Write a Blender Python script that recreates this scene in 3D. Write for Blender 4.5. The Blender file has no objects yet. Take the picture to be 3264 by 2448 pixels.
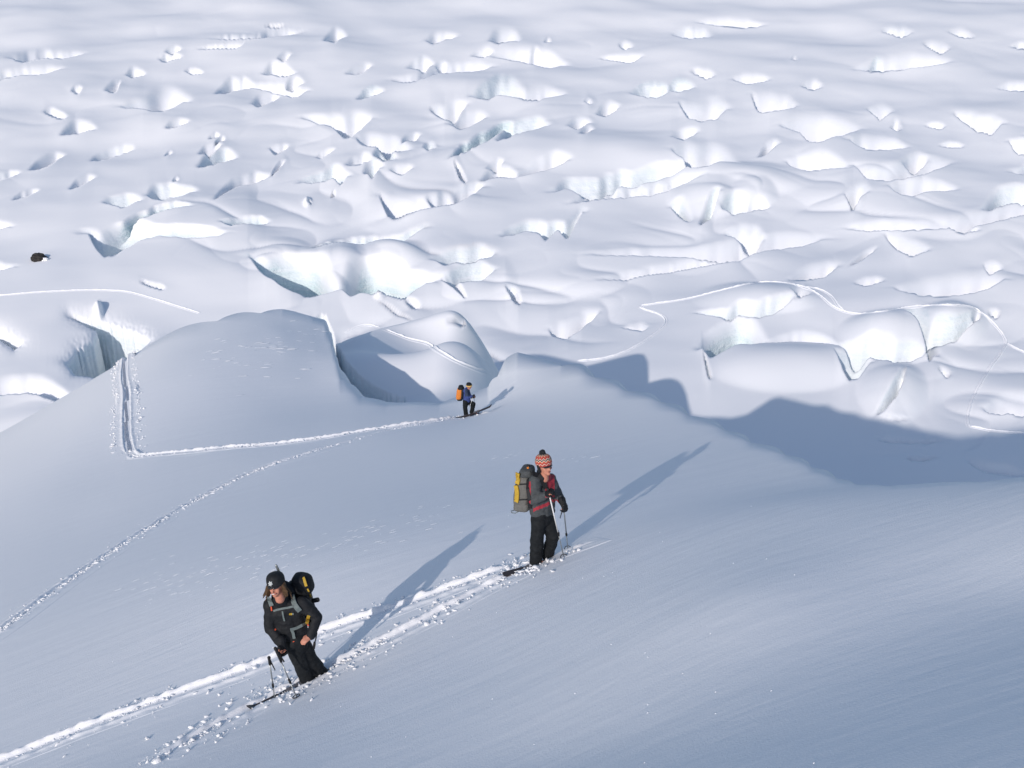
import bpy, bmesh, math, random
import numpy as np
from mathutils import Vector, Matrix, Quaternion, noise as mnoise

# ------------------------------------------------------------------ camera, sky, sun, exposure
SC = bpy.context.scene
COL = SC.collection
F_PX, CU, CV = 3500.0, 1632.0, 1224.0          # focal length and centre in photo pixels
PITCH = math.radians(26.0)
CP, SP = math.cos(PITCH), math.sin(PITCH)
cam_d = bpy.data.cameras.new('camera')
cam = bpy.data.objects.new('camera', cam_d)
COL.objects.link(cam)
cam.location = (0, 0, 0)
cam.rotation_euler = (math.radians(90) - PITCH, 0, 0)
cam_d.sensor_width = 36.0
cam_d.lens = 36.0 * F_PX / 3264.0
cam_d.clip_start = 0.1
cam_d.clip_end = 5000
SC.camera = cam

SUN_PHI = math.radians(64.5)       # light travels this far round from +x towards +y
SUN_EL = math.radians(26.0)
trav = Vector((math.cos(SUN_PHI) * math.cos(SUN_EL), math.sin(SUN_PHI) * math.cos(SUN_EL), -math.sin(SUN_EL)))
world = bpy.data.worlds.new('World')
SC.world = world
world.use_nodes = True
wn = world.node_tree
bg = wn.nodes['Background']
sky = wn.nodes.new('ShaderNodeTexSky')
sky.sky_type = 'NISHITA'
sky.sun_disc = False
sky.sun_elevation = SUN_EL
to_sun = -trav
sky.sun_rotation = math.atan2(to_sun.x, to_sun.y)
sky.altitude = 1000
sky.air_density = 1.0
sky.dust_density = 1.5
sky.ozone_density = 1.0
wn.links.new(sky.outputs[0], bg.inputs[0])
bg.inputs[1].default_value = 0.115
sun_d = bpy.data.lights.new('sun', 'SUN')
sun_d.energy = 2.3
sun_d.angle = math.radians(0.55)
sun_d.color = (1.0, 0.91, 0.845)
sun = bpy.data.objects.new('sun', sun_d)
COL.objects.link(sun)
sun.rotation_euler = trav.to_track_quat('-Z', 'Y').to_euler()
sun.location = (-60, -100, 60)
SC.view_settings.view_transform = 'Standard'
SC.view_settings.look = 'None'
SC.view_settings.gamma = 1.0
SC.view_settings.exposure = 0.34
SC.cycles.diffuse_bounces = 7
SC.cycles.max_bounces = 9

random.seed(4)
RNG = np.random.default_rng(7)

# ------------------------------------------------------------------ pixel <-> place helpers
def at(u, v, D):
    """photo pixel + depth along the optical axis (m) -> world point"""
    xn = (np.asarray(u, float) - CU) / F_PX
    yn = -(np.asarray(v, float) - CV) / F_PX
    D = np.asarray(D, float)
    return np.stack([xn * D, (CP + yn * SP) * D, (-SP + yn * CP) * D], -1)

def P(u, v, D):
    a = at(u, v, D)
    return Vector((float(a[0]), float(a[1]), float(a[2])))

def proj(x, y, z):
    D = y * CP - z * SP
    D = np.where(D < 0.3, 0.3, D)
    return CU + F_PX * x / D, CV - F_PX * (y * SP + z * CP) / D, D

def sstep(a, b, x):
    t = np.clip((x - a) / (b - a), 0, 1)
    return t * t * (3 - 2 * t)

def _hash(ix, iy, seed):
    h = (ix.astype(np.int64) * 374761393 + iy.astype(np.int64) * 668265263 + seed * 1442695041) & 0x7fffffff
    h = ((h ^ (h >> 13)) * 1274126177) & 0x7fffffff
    return ((h ^ (h >> 16)) & 0xffff) / 65535.0

def vnoise(x, y, seed=0):
    """gradient noise, about -1..1"""
    x0 = np.floor(x); y0 = np.floor(y)
    fx = x - x0; fy = y - y0
    ux = fx * fx * fx * (fx * (fx * 6 - 15) + 10); uy = fy * fy * fy * (fy * (fy * 6 - 15) + 10)
    def g(dx, dy):
        a = _hash(x0 + dx, y0 + dy, seed) * 2 * np.pi
        return np.cos(a) * (fx - dx) + np.sin(a) * (fy - dy)
    a = g(0, 0); b = g(1, 0); c = g(0, 1); d = g(1, 1)
    return 1.5 * ((a + (b - a) * ux) * (1 - uy) + (c + (d - c) * ux) * uy)

def fbm(x, y, seed=0, octv=3):
    s = 0; a = 1.0
    for k in range(octv):
        s = s + a * vnoise(x * 2 ** k + 13.7 * k, y * 2 ** k - 7.1 * k, seed + k); a *= 0.5
    return s

class TPS:
    def __init__(self, xy, z, lam=0.0, scale=30.0):
        self.c = np.asarray(xy, float) / scale; self.scale = scale
        n = len(z)
        r2 = ((self.c[:, None] - self.c[None]) ** 2).sum(-1)
        K = self.phi(r2) + lam * np.eye(n)
        Q = np.hstack([np.ones((n, 1)), self.c])
        A = np.zeros((n + 3, n + 3)); A[:n, :n] = K; A[:n, n:] = Q; A[n:, :n] = Q.T
        self.w = np.linalg.solve(A, np.concatenate([z, np.zeros(3)]))
    @staticmethod
    def phi(r2):
        return 0.5 * r2 * np.log(r2 + 1e-12)
    def __call__(self, x, y):
        x = np.asarray(x, float) / self.scale; y = np.asarray(y, float) / self.scale
        n = len(self.c)
        out = self.w[n] + self.w[n + 1] * x + self.w[n + 2] * y
        for i in range(n):
            out = out + self.w[i] * self.phi((x - self.c[i, 0]) ** 2 + (y - self.c[i, 1]) ** 2)
        return out

# ------------------------------------------------------------------ materials
def nmat(name):
    m = bpy.data.materials.new(name)
    m.use_nodes = True
    nt = m.node_tree
    return m, nt, nt.nodes['Principled BSDF']

def plain(name, col, rough=0.7, var=0.15, scale=40.0, bump=0.0, metal=0.0, spec=0.3, bscale=None):
    m, nt, b = nmat(name)
    tc = nt.nodes.new('ShaderNodeTexCoord')
    n = nt.nodes.new('ShaderNodeTexNoise')
    n.inputs['Scale'].default_value = scale
    n.inputs['Detail'].default_value = 4
    nt.links.new(tc.outputs['Object'], n.inputs['Vector'])
    r = nt.nodes.new('ShaderNodeValToRGB')
    r.color_ramp.elements[0].position = 0.3
    r.color_ramp.elements[1].position = 0.7
    r.color_ramp.elements[0].color = [max(0, c * (1 - var)) for c in col] + [1]
    r.color_ramp.elements[1].color = [min(1, c * (1 + var)) for c in col] + [1]
    nt.links.new(n.outputs['Fac'], r.inputs[0])
    nt.links.new(r.outputs[0], b.inputs['Base Color'])
    b.inputs['Roughness'].default_value = rough
    b.inputs['Metallic'].default_value = metal
    b.inputs['Specular IOR Level'].default_value = spec
    if bump:
        n2 = nt.nodes.new('ShaderNodeTexNoise')
        n2.inputs['Scale'].default_value = bscale or scale
        n2.inputs['Detail'].default_value = 5
        nt.links.new(tc.outputs['Object'], n2.inputs['Vector'])
        bp = nt.nodes.new('ShaderNodeBump')
        bp.inputs['Strength'].default_value = bump
        bp.inputs['Distance'].default_value = 0.02
        nt.links.new(n2.outputs['Fac'], bp.inputs['Height'])
        nt.links.new(bp.outputs[0], b.inputs['Normal'])
    return m

SNOW = (0.87, 0.875, 0.89)
def snow_material(name, kind):
    m, nt, b = nmat(name)
    L = nt.links
    tc = nt.nodes.new('ShaderNodeTexCoord')
    b.inputs['Roughness'].default_value = 0.75
    b.inputs['Specular IOR Level'].default_value = 0.15
    at_ = nt.nodes.new('ShaderNodeAttribute'); at_.attribute_name = 'ice'
    mix = nt.nodes.new('ShaderNodeMix'); mix.data_type = 'RGBA'
    mix.inputs['A'].default_value = SNOW + (1,)
    # exposed ice: pale green-blue with darker layers lying level
    mp = nt.nodes.new('ShaderNodeMapping'); mp.inputs['Scale'].default_value = (0.12, 0.12, 2.4)
    L.new(tc.outputs['Object'], mp.inputs['Vector'])
    nl = nt.nodes.new('ShaderNodeTexNoise'); nl.inputs['Scale'].default_value = 1.0; nl.inputs['Detail'].default_value = 5
    L.new(mp.outputs[0], nl.inputs['Vector'])
    rl = nt.nodes.new('ShaderNodeValToRGB')
    rl.color_ramp.elements[0].position = 0.3; rl.color_ramp.elements[0].color = (0.50, 0.70, 0.72, 1)
    rl.color_ramp.elements[1].position = 0.7; rl.color_ramp.elements[1].color = (0.76, 0.85, 0.86, 1)
    L.new(nl.outputs['Fac'], rl.inputs[0])
    L.new(at_.outputs['Fac'], mix.inputs['Factor'])
    L.new(rl.outputs[0], mix.inputs['B'])
    L.new(mix.outputs['Result'], b.inputs['Base Color'])
    prev = None
    def bump(height, strength, dist):
        nonlocal prev
        bp = nt.nodes.new('ShaderNodeBump')
        bp.inputs['Distance'].default_value = dist
        if isinstance(strength, float): bp.inputs['Strength'].default_value = strength
        else: L.new(strength, bp.inputs['Strength'])
        L.new(height, bp.inputs['Height'])
        if prev: L.new(prev, bp.inputs['Normal'])
        prev = bp.outputs[0]
    def noise(scale, detail=3, vec=None, rough=0.5):
        n = nt.nodes.new('ShaderNodeTexNoise'); n.inputs['Scale'].default_value = scale
        n.inputs['Detail'].default_value = detail; n.inputs['Roughness'].default_value = rough
        L.new(vec or tc.outputs['Object'], n.inputs['Vector'])
        return n.outputs['Fac']
    def mapped(rz, sc):
        a = nt.nodes.new('ShaderNodeMapping'); a.vector_type = 'POINT'
        a.inputs['Rotation'].default_value = (0, 0, rz)
        L.new(tc.outputs['Object'], a.inputs['Vector'])
        c = nt.nodes.new('ShaderNodeMapping'); c.inputs['Scale'].default_value = sc
        L.new(a.outputs[0], c.inputs['Vector'])
        return c.outputs[0]
    def masked(fac, lo, hi, amp):
        r = nt.nodes.new('ShaderNodeMapRange')
        r.inputs['From Min'].default_value = lo; r.inputs['From Max'].default_value = hi
        r.inputs['To Min'].default_value = 0; r.inputs['To Max'].default_value = amp
        L.new(fac, r.inputs['Value'])
        return r.outputs[0]
    if kind == 'near':
        # wind ripples, in patches, and soft grain
        bump(noise(1.0, 3, mapped(math.radians(-17), (0.9, 9.0, 0.0)), 0.55), masked(noise(0.22, 2), 0.42, 0.62, 0.30), 0.03)
        bump(noise(1.0, 2, mapped(math.radians(-14), (0.25, 1.6, 0.0))), 0.35, 0.05)
        bump(noise(5.0, 4, mapped(math.radians(-17), (0.5, 1.6, 1.0)), 0.6), 0.22, 0.03)
        bump(noise(60.0, 3), 0.35, 0.008)
    else:
        bump(noise(0.5, 3, mapped(math.radians(-10), (0.35, 1.0, 1.0))), 0.12, 0.15)
        # crumbled ice and firn on the steep faces
        bump(noise(1.1, 5, mapped(0, (1, 1, 2.0)), 0.62), at_.outputs['Fac'], 0.55)
    L.new(prev, b.inputs['Normal'])
    return m

M = {}
M['snow_near'] = snow_material('slope snow', 'near')
M['snow_far'] = snow_material('glacier snow', 'far')
M['clod'] = plain('loose snow', (0.86, 0.865, 0.88), 0.8, 0.03, 30, 0.3, spec=0.15)

def grid_mesh(name, X, Y, Z, mat, ice=None, keep=None):
    nr, nc = X.shape
    me = bpy.data.meshes.new(name)
    co = np.stack([X, Y, Z], -1).reshape(-1, 3).astype(np.float32)
    me.vertices.add(len(co)); me.vertices.foreach_set('co', co.ravel())
    i = np.arange(nr * nc, dtype=np.int32).reshape(nr, nc)
    q = np.stack([i[:-1, :-1], i[:-1, 1:], i[1:, 1:], i[1:, :-1]], -1).reshape(-1, 4)
    if keep is not None: q = q[keep]
    me.loops.add(q.size); me.loops.foreach_set('vertex_index', q.ravel())
    me.polygons.add(len(q))
    me.polygons.foreach_set('loop_start', np.arange(0, q.size, 4, dtype=np.int32))
    me.polygons.foreach_set('use_smooth', np.ones(len(q), dtype=bool))
    me.update(calc_edges=True)
    if ice is not None:
        a = me.attributes.new('ice', 'FLOAT', 'POINT')
        a.data.foreach_set('value', ice.ravel().astype(np.float32))
    me.materials.append(mat)
    o = bpy.data.objects.new(name, me)
    COL.objects.link(o)
    o['kind'] = 'structure'
    return o

def resample_columns(X, Y, Z, nrow, extra=None, keep=0.25):
    """re-space the rows of each column so that steep faces get rows of their own"""
    u, v, D = proj(X, Y, Z)
    seg = np.sqrt(np.diff(X, axis=0) ** 2 + np.diff(Y, axis=0) ** 2 + np.diff(Z, axis=0) ** 2)
    w = np.sqrt(np.diff(v, axis=0) ** 2 + (keep * seg * F_PX / D[1:]) ** 2) + 0.02
    k = 151                                       # neighbours share nearly the same spacing
    for _ in range(2):
        wp = np.pad(w, ((0, 0), (k // 2 + 1, k // 2)), mode='edge')
        cs = np.cumsum(wp, 1)
        w = (cs[:, k:] - cs[:, :-k]) / k
    S = np.vstack([np.zeros((1, w.shape[1])), np.cumsum(w, 0)])
    S /= S[-1:]
    tt = np.linspace(0, 1, nrow)
    outs = [np.empty((nrow, X.shape[1])) for _ in range(3 + (extra is not None))]
    src = [X, Y, Z] + ([extra] if extra is not None else [])
    for c in range(X.shape[1]):
        for o, s in zip(outs, src):
            o[:, c] = np.interp(tt, S[:, c], s[:, c])
    return outs
# ------------------------------------------------------------------ the near snow slope: control points (pixel, pixel, depth)
CREST = [(-1400,2100,50),(-900,1850,58),(-400,1580,66),(0,1350,72),(150,1268,74),(300,1172,76),(420,1102,77),(640,1000,78),(760,980,78),(900,968,78),
         (990,975,77),(1035,1000,75),(1056,1035,72),(1066,1095,69),(1085,1150,67.5),(1150,1222,62.5),(1230,1252,59.5),(1320,1252,58),(1400,1245,56),(1500,1232,55),
         (1556,1214,54.3),(1588,1150,55.5),(1612,1120,56),(1650,1110,56),(1720,1118,54),(1790,1128,52),(1850,1150,49),(2000,1215,41),
         (2200,1297,31.5),(2400,1385,23.5),(2600,1465,17.8),(2700,1512,15.6),(2760,1532,14.5),(2850,1530,13.6),(3000,1520,12.8),(3264,1502,11.6),(3700,1468,9.8),(4300,1420,8)]
def plane_d(u, v, k=1.0):
    """depth of a pixel on the plane the two near skiers stand on, k < 1 where the slope bulges towards the camera"""
    xn = (u - CU) / F_PX; yn = -(v - CV) / F_PX
    return (u, v, k * 5.30 / ((SP - yn * CP) + 0.353 * xn - 0.29 * (CP + yn * SP)))
INNER = [(410,1455,51.5),(400,1250,65),(200,1350,66),(0,1500,57),(1485,1322,48.3),(700,1420,48.8),(700,1200,64),(1100,1300,56.5),(1000,1150,68.5),(900,1080,73),(1700,1220,50.5),(1350,1330,48.5),
         plane_d(0,2020,1.08),plane_d(0,2440,1.0),plane_d(400,2000,1.04),plane_d(400,2300,1.0),plane_d(1000,1800,1.0),(1000,2165,13.6),(1720,1797,15.0),
         plane_d(2500,1600,0.96),plane_d(1632,2448,0.825),plane_d(1000,2448,0.89),plane_d(3264,2448,0.655),plane_d(2400,2448,0.70),plane_d(3264,1900,0.84),plane_d(2400,1900,0.815),plane_d(1632,2100,0.92)]
def refit(d):
    return d * float(np.interp(d, [15, 22, 32], [1.037, 0.99, 0.95]))
CREST = [(u, v, d * float(np.interp(u, [600, 900, 1040, 1066], [1.06, 1.12, 1.10, 1.03])) if u < 1070 else refit(d)) for u, v, d in CREST]
INNER = [(u, v, refit(d)) if i < 12 else (u, v, d) for i, (u, v, d) in enumerate(INNER)]
_pts = [at(u, v, d) for u, v, d in CREST + INNER]
_pts += [np.array(p, float) for p in [(0,0,-2.45),(4,0,-1.75),(-4,0,-4.4),(0,-4,-2.0),(-9,-3,-6.4),(7,-3,-1.0),(0,-12,-1.0),(10,-12,1.5),(-12,-14,-5),(0,-40,2),(25,-40,8),(-30,-40,-9),(-40,20,-28),(-60,40,-40)]]
_pts = np.array(_pts)
near_front = TPS(_pts[:, :2], _pts[:, 2], lam=2e-4, scale=10.0)

YP = -2.0                                        # columns fan out from here
_cr = np.array([at(u, v, d) for u, v, d in CREST])
_cs = _cr[:, 0] / (_cr[:, 1] - YP)
def crest_y(s):
    o = np.argsort(_cs)
    return np.interp(s, _cs[o], _cr[o, 1])

# ski tracks on the slope, as pixel lines laid on the snow: (line, half width m, depth m, berm m)
def on_front(u, v):
    """pixel on the undisturbed near slope"""
    d = np.geomspace(3, 90, 900)
    p = at(u, v, d)
    g = p[:, 2] - near_front(p[:, 0], p[:, 1])
    k = np.where((g[:-1] > 0) & (g[1:] <= 0))[0]
    k = k[0] if len(k) else len(d) - 2
    a = g[k] / (g[k] - g[k + 1] + 1e-9)
    return p[k] * (1 - a) + p[k + 1] * a

def smooth_line(pts, n=12):
    pts = np.array(pts, float)
    out = []
    for i in range(len(pts) - 1):
        p0 = pts[max(i - 1, 0)]; p1 = pts[i]; p2 = pts[i + 1]; p3 = pts[min(i + 2, len(pts) - 1)]
        for t in np.linspace(0, 1, n, endpoint=False):
            out.append(0.5 * ((2 * p1) + (-p0 + p2) * t + (2 * p0 - 5 * p1 + 4 * p2 - p3) * t * t + (-p0 + 3 * p1 - 3 * p2 + p3) * t ** 3))
    out.append(pts[-1])
    return np.array(out)

TRACK_PX = [
    # upper of the two fresh tracks in front
    ([(-250,2530),(0,2432),(250,2335),(500,2242),(850,2112),(1030,2018),(1250,1945),(1450,1872),(1660,1796)], 0.11, 0.12, 0.075),
    # lower track, where the first skier stands
    ([(480,2440),(640,2345),(870,2222),(1000,2160),(1150,2085),(1300,2010),(1450,1930),(1560,1872),(1690,1812)], 0.11, 0.11, 0.06),
    # trench dropping over the left edge, corner, and the line to the far skier
    ([(405,1080),(400,1112),(398,1150),(396,1200),(404,1250),(403,1320),(405,1390),(412,1430),(420,1446)], 0.17, 0.20, 0.05),
    ([(413,1436),(426,1452),(455,1455),(600,1442),(800,1422),(1000,1400),(1200,1370),(1350,1347),(1470,1328)], 0.17, 0.15, 0.10),
    # older line coming up from the lower left
    ([(-200,2150),(0,2012),(200,1865),(400,1730),(600,1610),(800,1510),(1000,1442),(1150,1398),(1280,1364),(1400,1343)], 0.16, 0.07, 0.05),
    # ski grooves ahead of the middle and the far skier
    ([(1720,1792),(1830,1752),(1950,1708)], 0.05, 0.10, 0.03),
    ([(1480,1326),(1560,1314)], 0.12, 0.10, 0.06),
]
TRACKS = []
MODE = ['ribbon', 'ribbon', 'hole', 'ribbon', 'ribbon', 'ribbon', 'ribbon']
for (line, hw, dep, berm), mode in zip(TRACK_PX, MODE):
    px = smooth_line(line, 10)
    w3 = np.array([on_front(a, b) for a, b in px])
    TRACKS.append((w3, hw, dep, berm, mode))

def line_dist(x, y, w3):
    """distance to a polyline and arc position, in plan"""
    best = np.full(x.shape, 1e9); arc = np.zeros(x.shape); side = np.zeros(x.shape)
    acc = 0.0
    for a, b in zip(w3[:-1], w3[1:]):
        dx, dy = b[0] - a[0], b[1] - a[1]
        l2 = dx * dx + dy * dy + 1e-9
        t = np.clip(((x - a[0]) * dx + (y - a[1]) * dy) / l2, 0, 1)
        d = np.hypot(x - a[0] - t * dx, y - a[1] - t * dy)
        m = d < best
        best = np.where(m, d, best); arc = np.where(m, acc + t * math.sqrt(l2), arc)
        side = np.where(m, np.sign((x - a[0]) * dy - (y - a[1]) * dx), side)
        acc += math.sqrt(l2)
    return best, arc, side, acc

def near_height(x, y, fine=True):
    x = np.asarray(x, float); y = np.asarray(y, float)
    z = near_front(x, y)
    s = x / np.maximum(y - YP, 0.5)
    yc = crest_y(s)
    e = y - yc
    w = 0.15 + np.maximum(yc, 0) * (0.010 + 0.016 * (1 - sstep(-0.12, -0.04, s)))
    drop = 0.5 * (e + np.sqrt(e * e + w * w)) - 0.5 * w * np.exp(-np.abs(e) / w) * 0
    z = z - 0.85 * (drop - 0.5 * w * 0)* sstep(-6, 1.5, e)
    if fine:
        z = z + 0.10 * fbm(x / 8.0, y / 8.0, 3, 2) * sstep(14, 40, y) + 0.015 * fbm(x / 2.2, y / 2.2, 5, 2) * (1 - sstep(9, 18, y))
    return z

def build_near():
    nc, nh, nr = 860, 1500, 520
    s = np.linspace(-0.64, 0.64, nc)
    yy = np.concatenate([np.linspace(-1.2, 3, 60, endpoint=False), np.geomspace(3, 125, nh - 60)])
    S, Y = np.meshgrid(s, yy)
    X = S * (Y - YP)
    Z = near_height(X, Y)
    X, Y, Z = resample_columns(X, Y, Z, nr, keep=0.12)
    mx = 0.25 * (X[:-1, :-1] + X[1:, :-1] + X[:-1, 1:] + X[1:, 1:]).ravel()
    my = 0.25 * (Y[:-1, :-1] + Y[1:, :-1] + Y[:-1, 1:] + Y[1:, 1:]).ravel()
    keep = np.ones(mx.shape, bool)
    for w3, hw, dep, berm, mode in TRACKS:            # the trodden strips are laid into gaps left here
        if mode != 'hole': continue
        lo = w3.min(0) - 1; hi = w3.max(0) + 1
        k = np.where((mx > lo[0]) & (mx < hi[0]) & (my > lo[1]) & (my < hi[1]))[0]
        d, arc, side, tot = line_dist(mx[k], my[k], w3)
        keep[k[(d < (0.9 if hw < 0.15 else 0.55) * hw) & (arc > 0.35) & (arc < tot - 0.35)]] = False
    return grid_mesh('snow_slope', X, Y, Z, M['snow_near'], keep=keep)
near_obj = build_near()
def build_hill():
    """the same hillside carried on behind and beside the camera, a little under the fine sheet"""
    X, Y = np.meshgrid(np.linspace(-48, 48, 140), np.linspace(-48, 9, 120))
    Z = near_height(X, Y, False) - 0.05 - 0.25 * sstep(2, 6, Y)
    return grid_mesh('snow_slope', X, Y, Z, M['snow_near'])
build_hill()

def track_strip(w3, hw, dep, berm, mode, step, height=None, pad=0.3, seed=0, mat=None):
    """a strip of snow laid along a track: berm, trench, berm, its edges tucked under the slope"""
    height = height or (lambda x, y: near_height(x, y))
    seg = np.r_[0, np.cumsum(np.hypot(*np.diff(w3[:, :2], axis=0).T))]
    tot = seg[-1]
    n = max(8, int(tot / step))
    t = np.linspace(0, tot, n)
    cx = np.interp(t, seg, w3[:, 0]); cy = np.interp(t, seg, w3[:, 1])
    k = max(1, int(0.25 / step))
    tx = np.gradient(cx); ty = np.gradient(cy)
    ker = np.ones(2 * k + 1) / (2 * k + 1)
    tx = np.convolve(np.pad(tx, k, mode='edge'), ker, 'valid'); ty = np.convolve(np.pad(ty, k, mode='edge'), ker, 'valid')
    ln = np.hypot(tx, ty) + 1e-9
    W = hw + pad
    a = np.linspace(-W, W, 29)
    T, A = np.meshgrid(t, a, indexing='ij')
    X = cx[:, None] + A * (-ty / ln)[:, None]
    Y = cy[:, None] + A * (tx / ln)[:, None]
    Z = height(X, Y)
    d = np.abs(A); sd = np.sign(A)
    wob = 1 + 0.10 * vnoise(T / 1.1, sd * 2.7 + seed, 31) + 0.16 * vnoise(T / 0.14, A / 0.14, 33 + seed)
    h = hw * wob
    end = sstep(0.1, 0.6, T) * sstep(0.1, 0.5, tot - T)
    trench = dep * (1 + 0.25 * vnoise(T / 0.25, A / 0.12, 35 + seed)) * (1 - sstep(0.5, 1.1, d / h))
    if mode == 'ribbon': trench = trench * 0.04
    lump = np.clip(1 + 0.5 * vnoise(T / 0.13, A / 0.09, 37 + seed) + 0.4 * vnoise(T / 0.6, sd * 5 + seed, 39), 0.1, 3)
    if mode == 'ribbon': lump = lump * np.where(A > 0, 1.0, 0.38)
    dd = d / h - 1.25
    bm = berm * np.where(dd < 0, np.exp(-(dd / 0.45) ** 2), np.exp(-(dd / (0.55 + 0.45 * vnoise(T / 0.2, sd * 9 + seed, 44))) ** 2)) * lump
    edge = sstep(0.80, 1.0, d / W)
    Z = Z + (bm - trench) * end * (1 - edge) + 0.006 - 0.05 * edge - 0.03 * (1 - sstep(0, 0.15, T) * sstep(0, 0.15, tot - T))
    o = grid_mesh('ski_track', X, Y, Z, mat or M['snow_near'])
    return o
for i, tr in enumerate(TRACKS):
    track_strip(*tr, 0.03 if i in (0, 1, 5) else 0.06, seed=i * 7, pad=0.3 if i in (0, 1, 5) else (0.5 if i == 2 else 0.6))
# ------------------------------------------------------------------ the glacier below
def glacier_base(x, y):
    e = y - 118
    z = -57.5 + 0.11 * 0.5 * (e + np.sqrt(e * e + 30 ** 2))
    hump = sstep(-34, -22, x) * (1 - sstep(-5, 9, x)) * (1 - sstep(77, 93, y))
    z = z + 23.9 * hump * (1 + 0.12 * vnoise(x / 9.0, y / 9.0, 43)) + 6.0 * np.exp(-(((x - 0) / 9) ** 2 + ((y - 60) / 11) ** 2))
    z = z + 1.6 * fbm(x / 42.0, y / 30.0, 41, 2) * sstep(70, 120, y)
    return z

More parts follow.
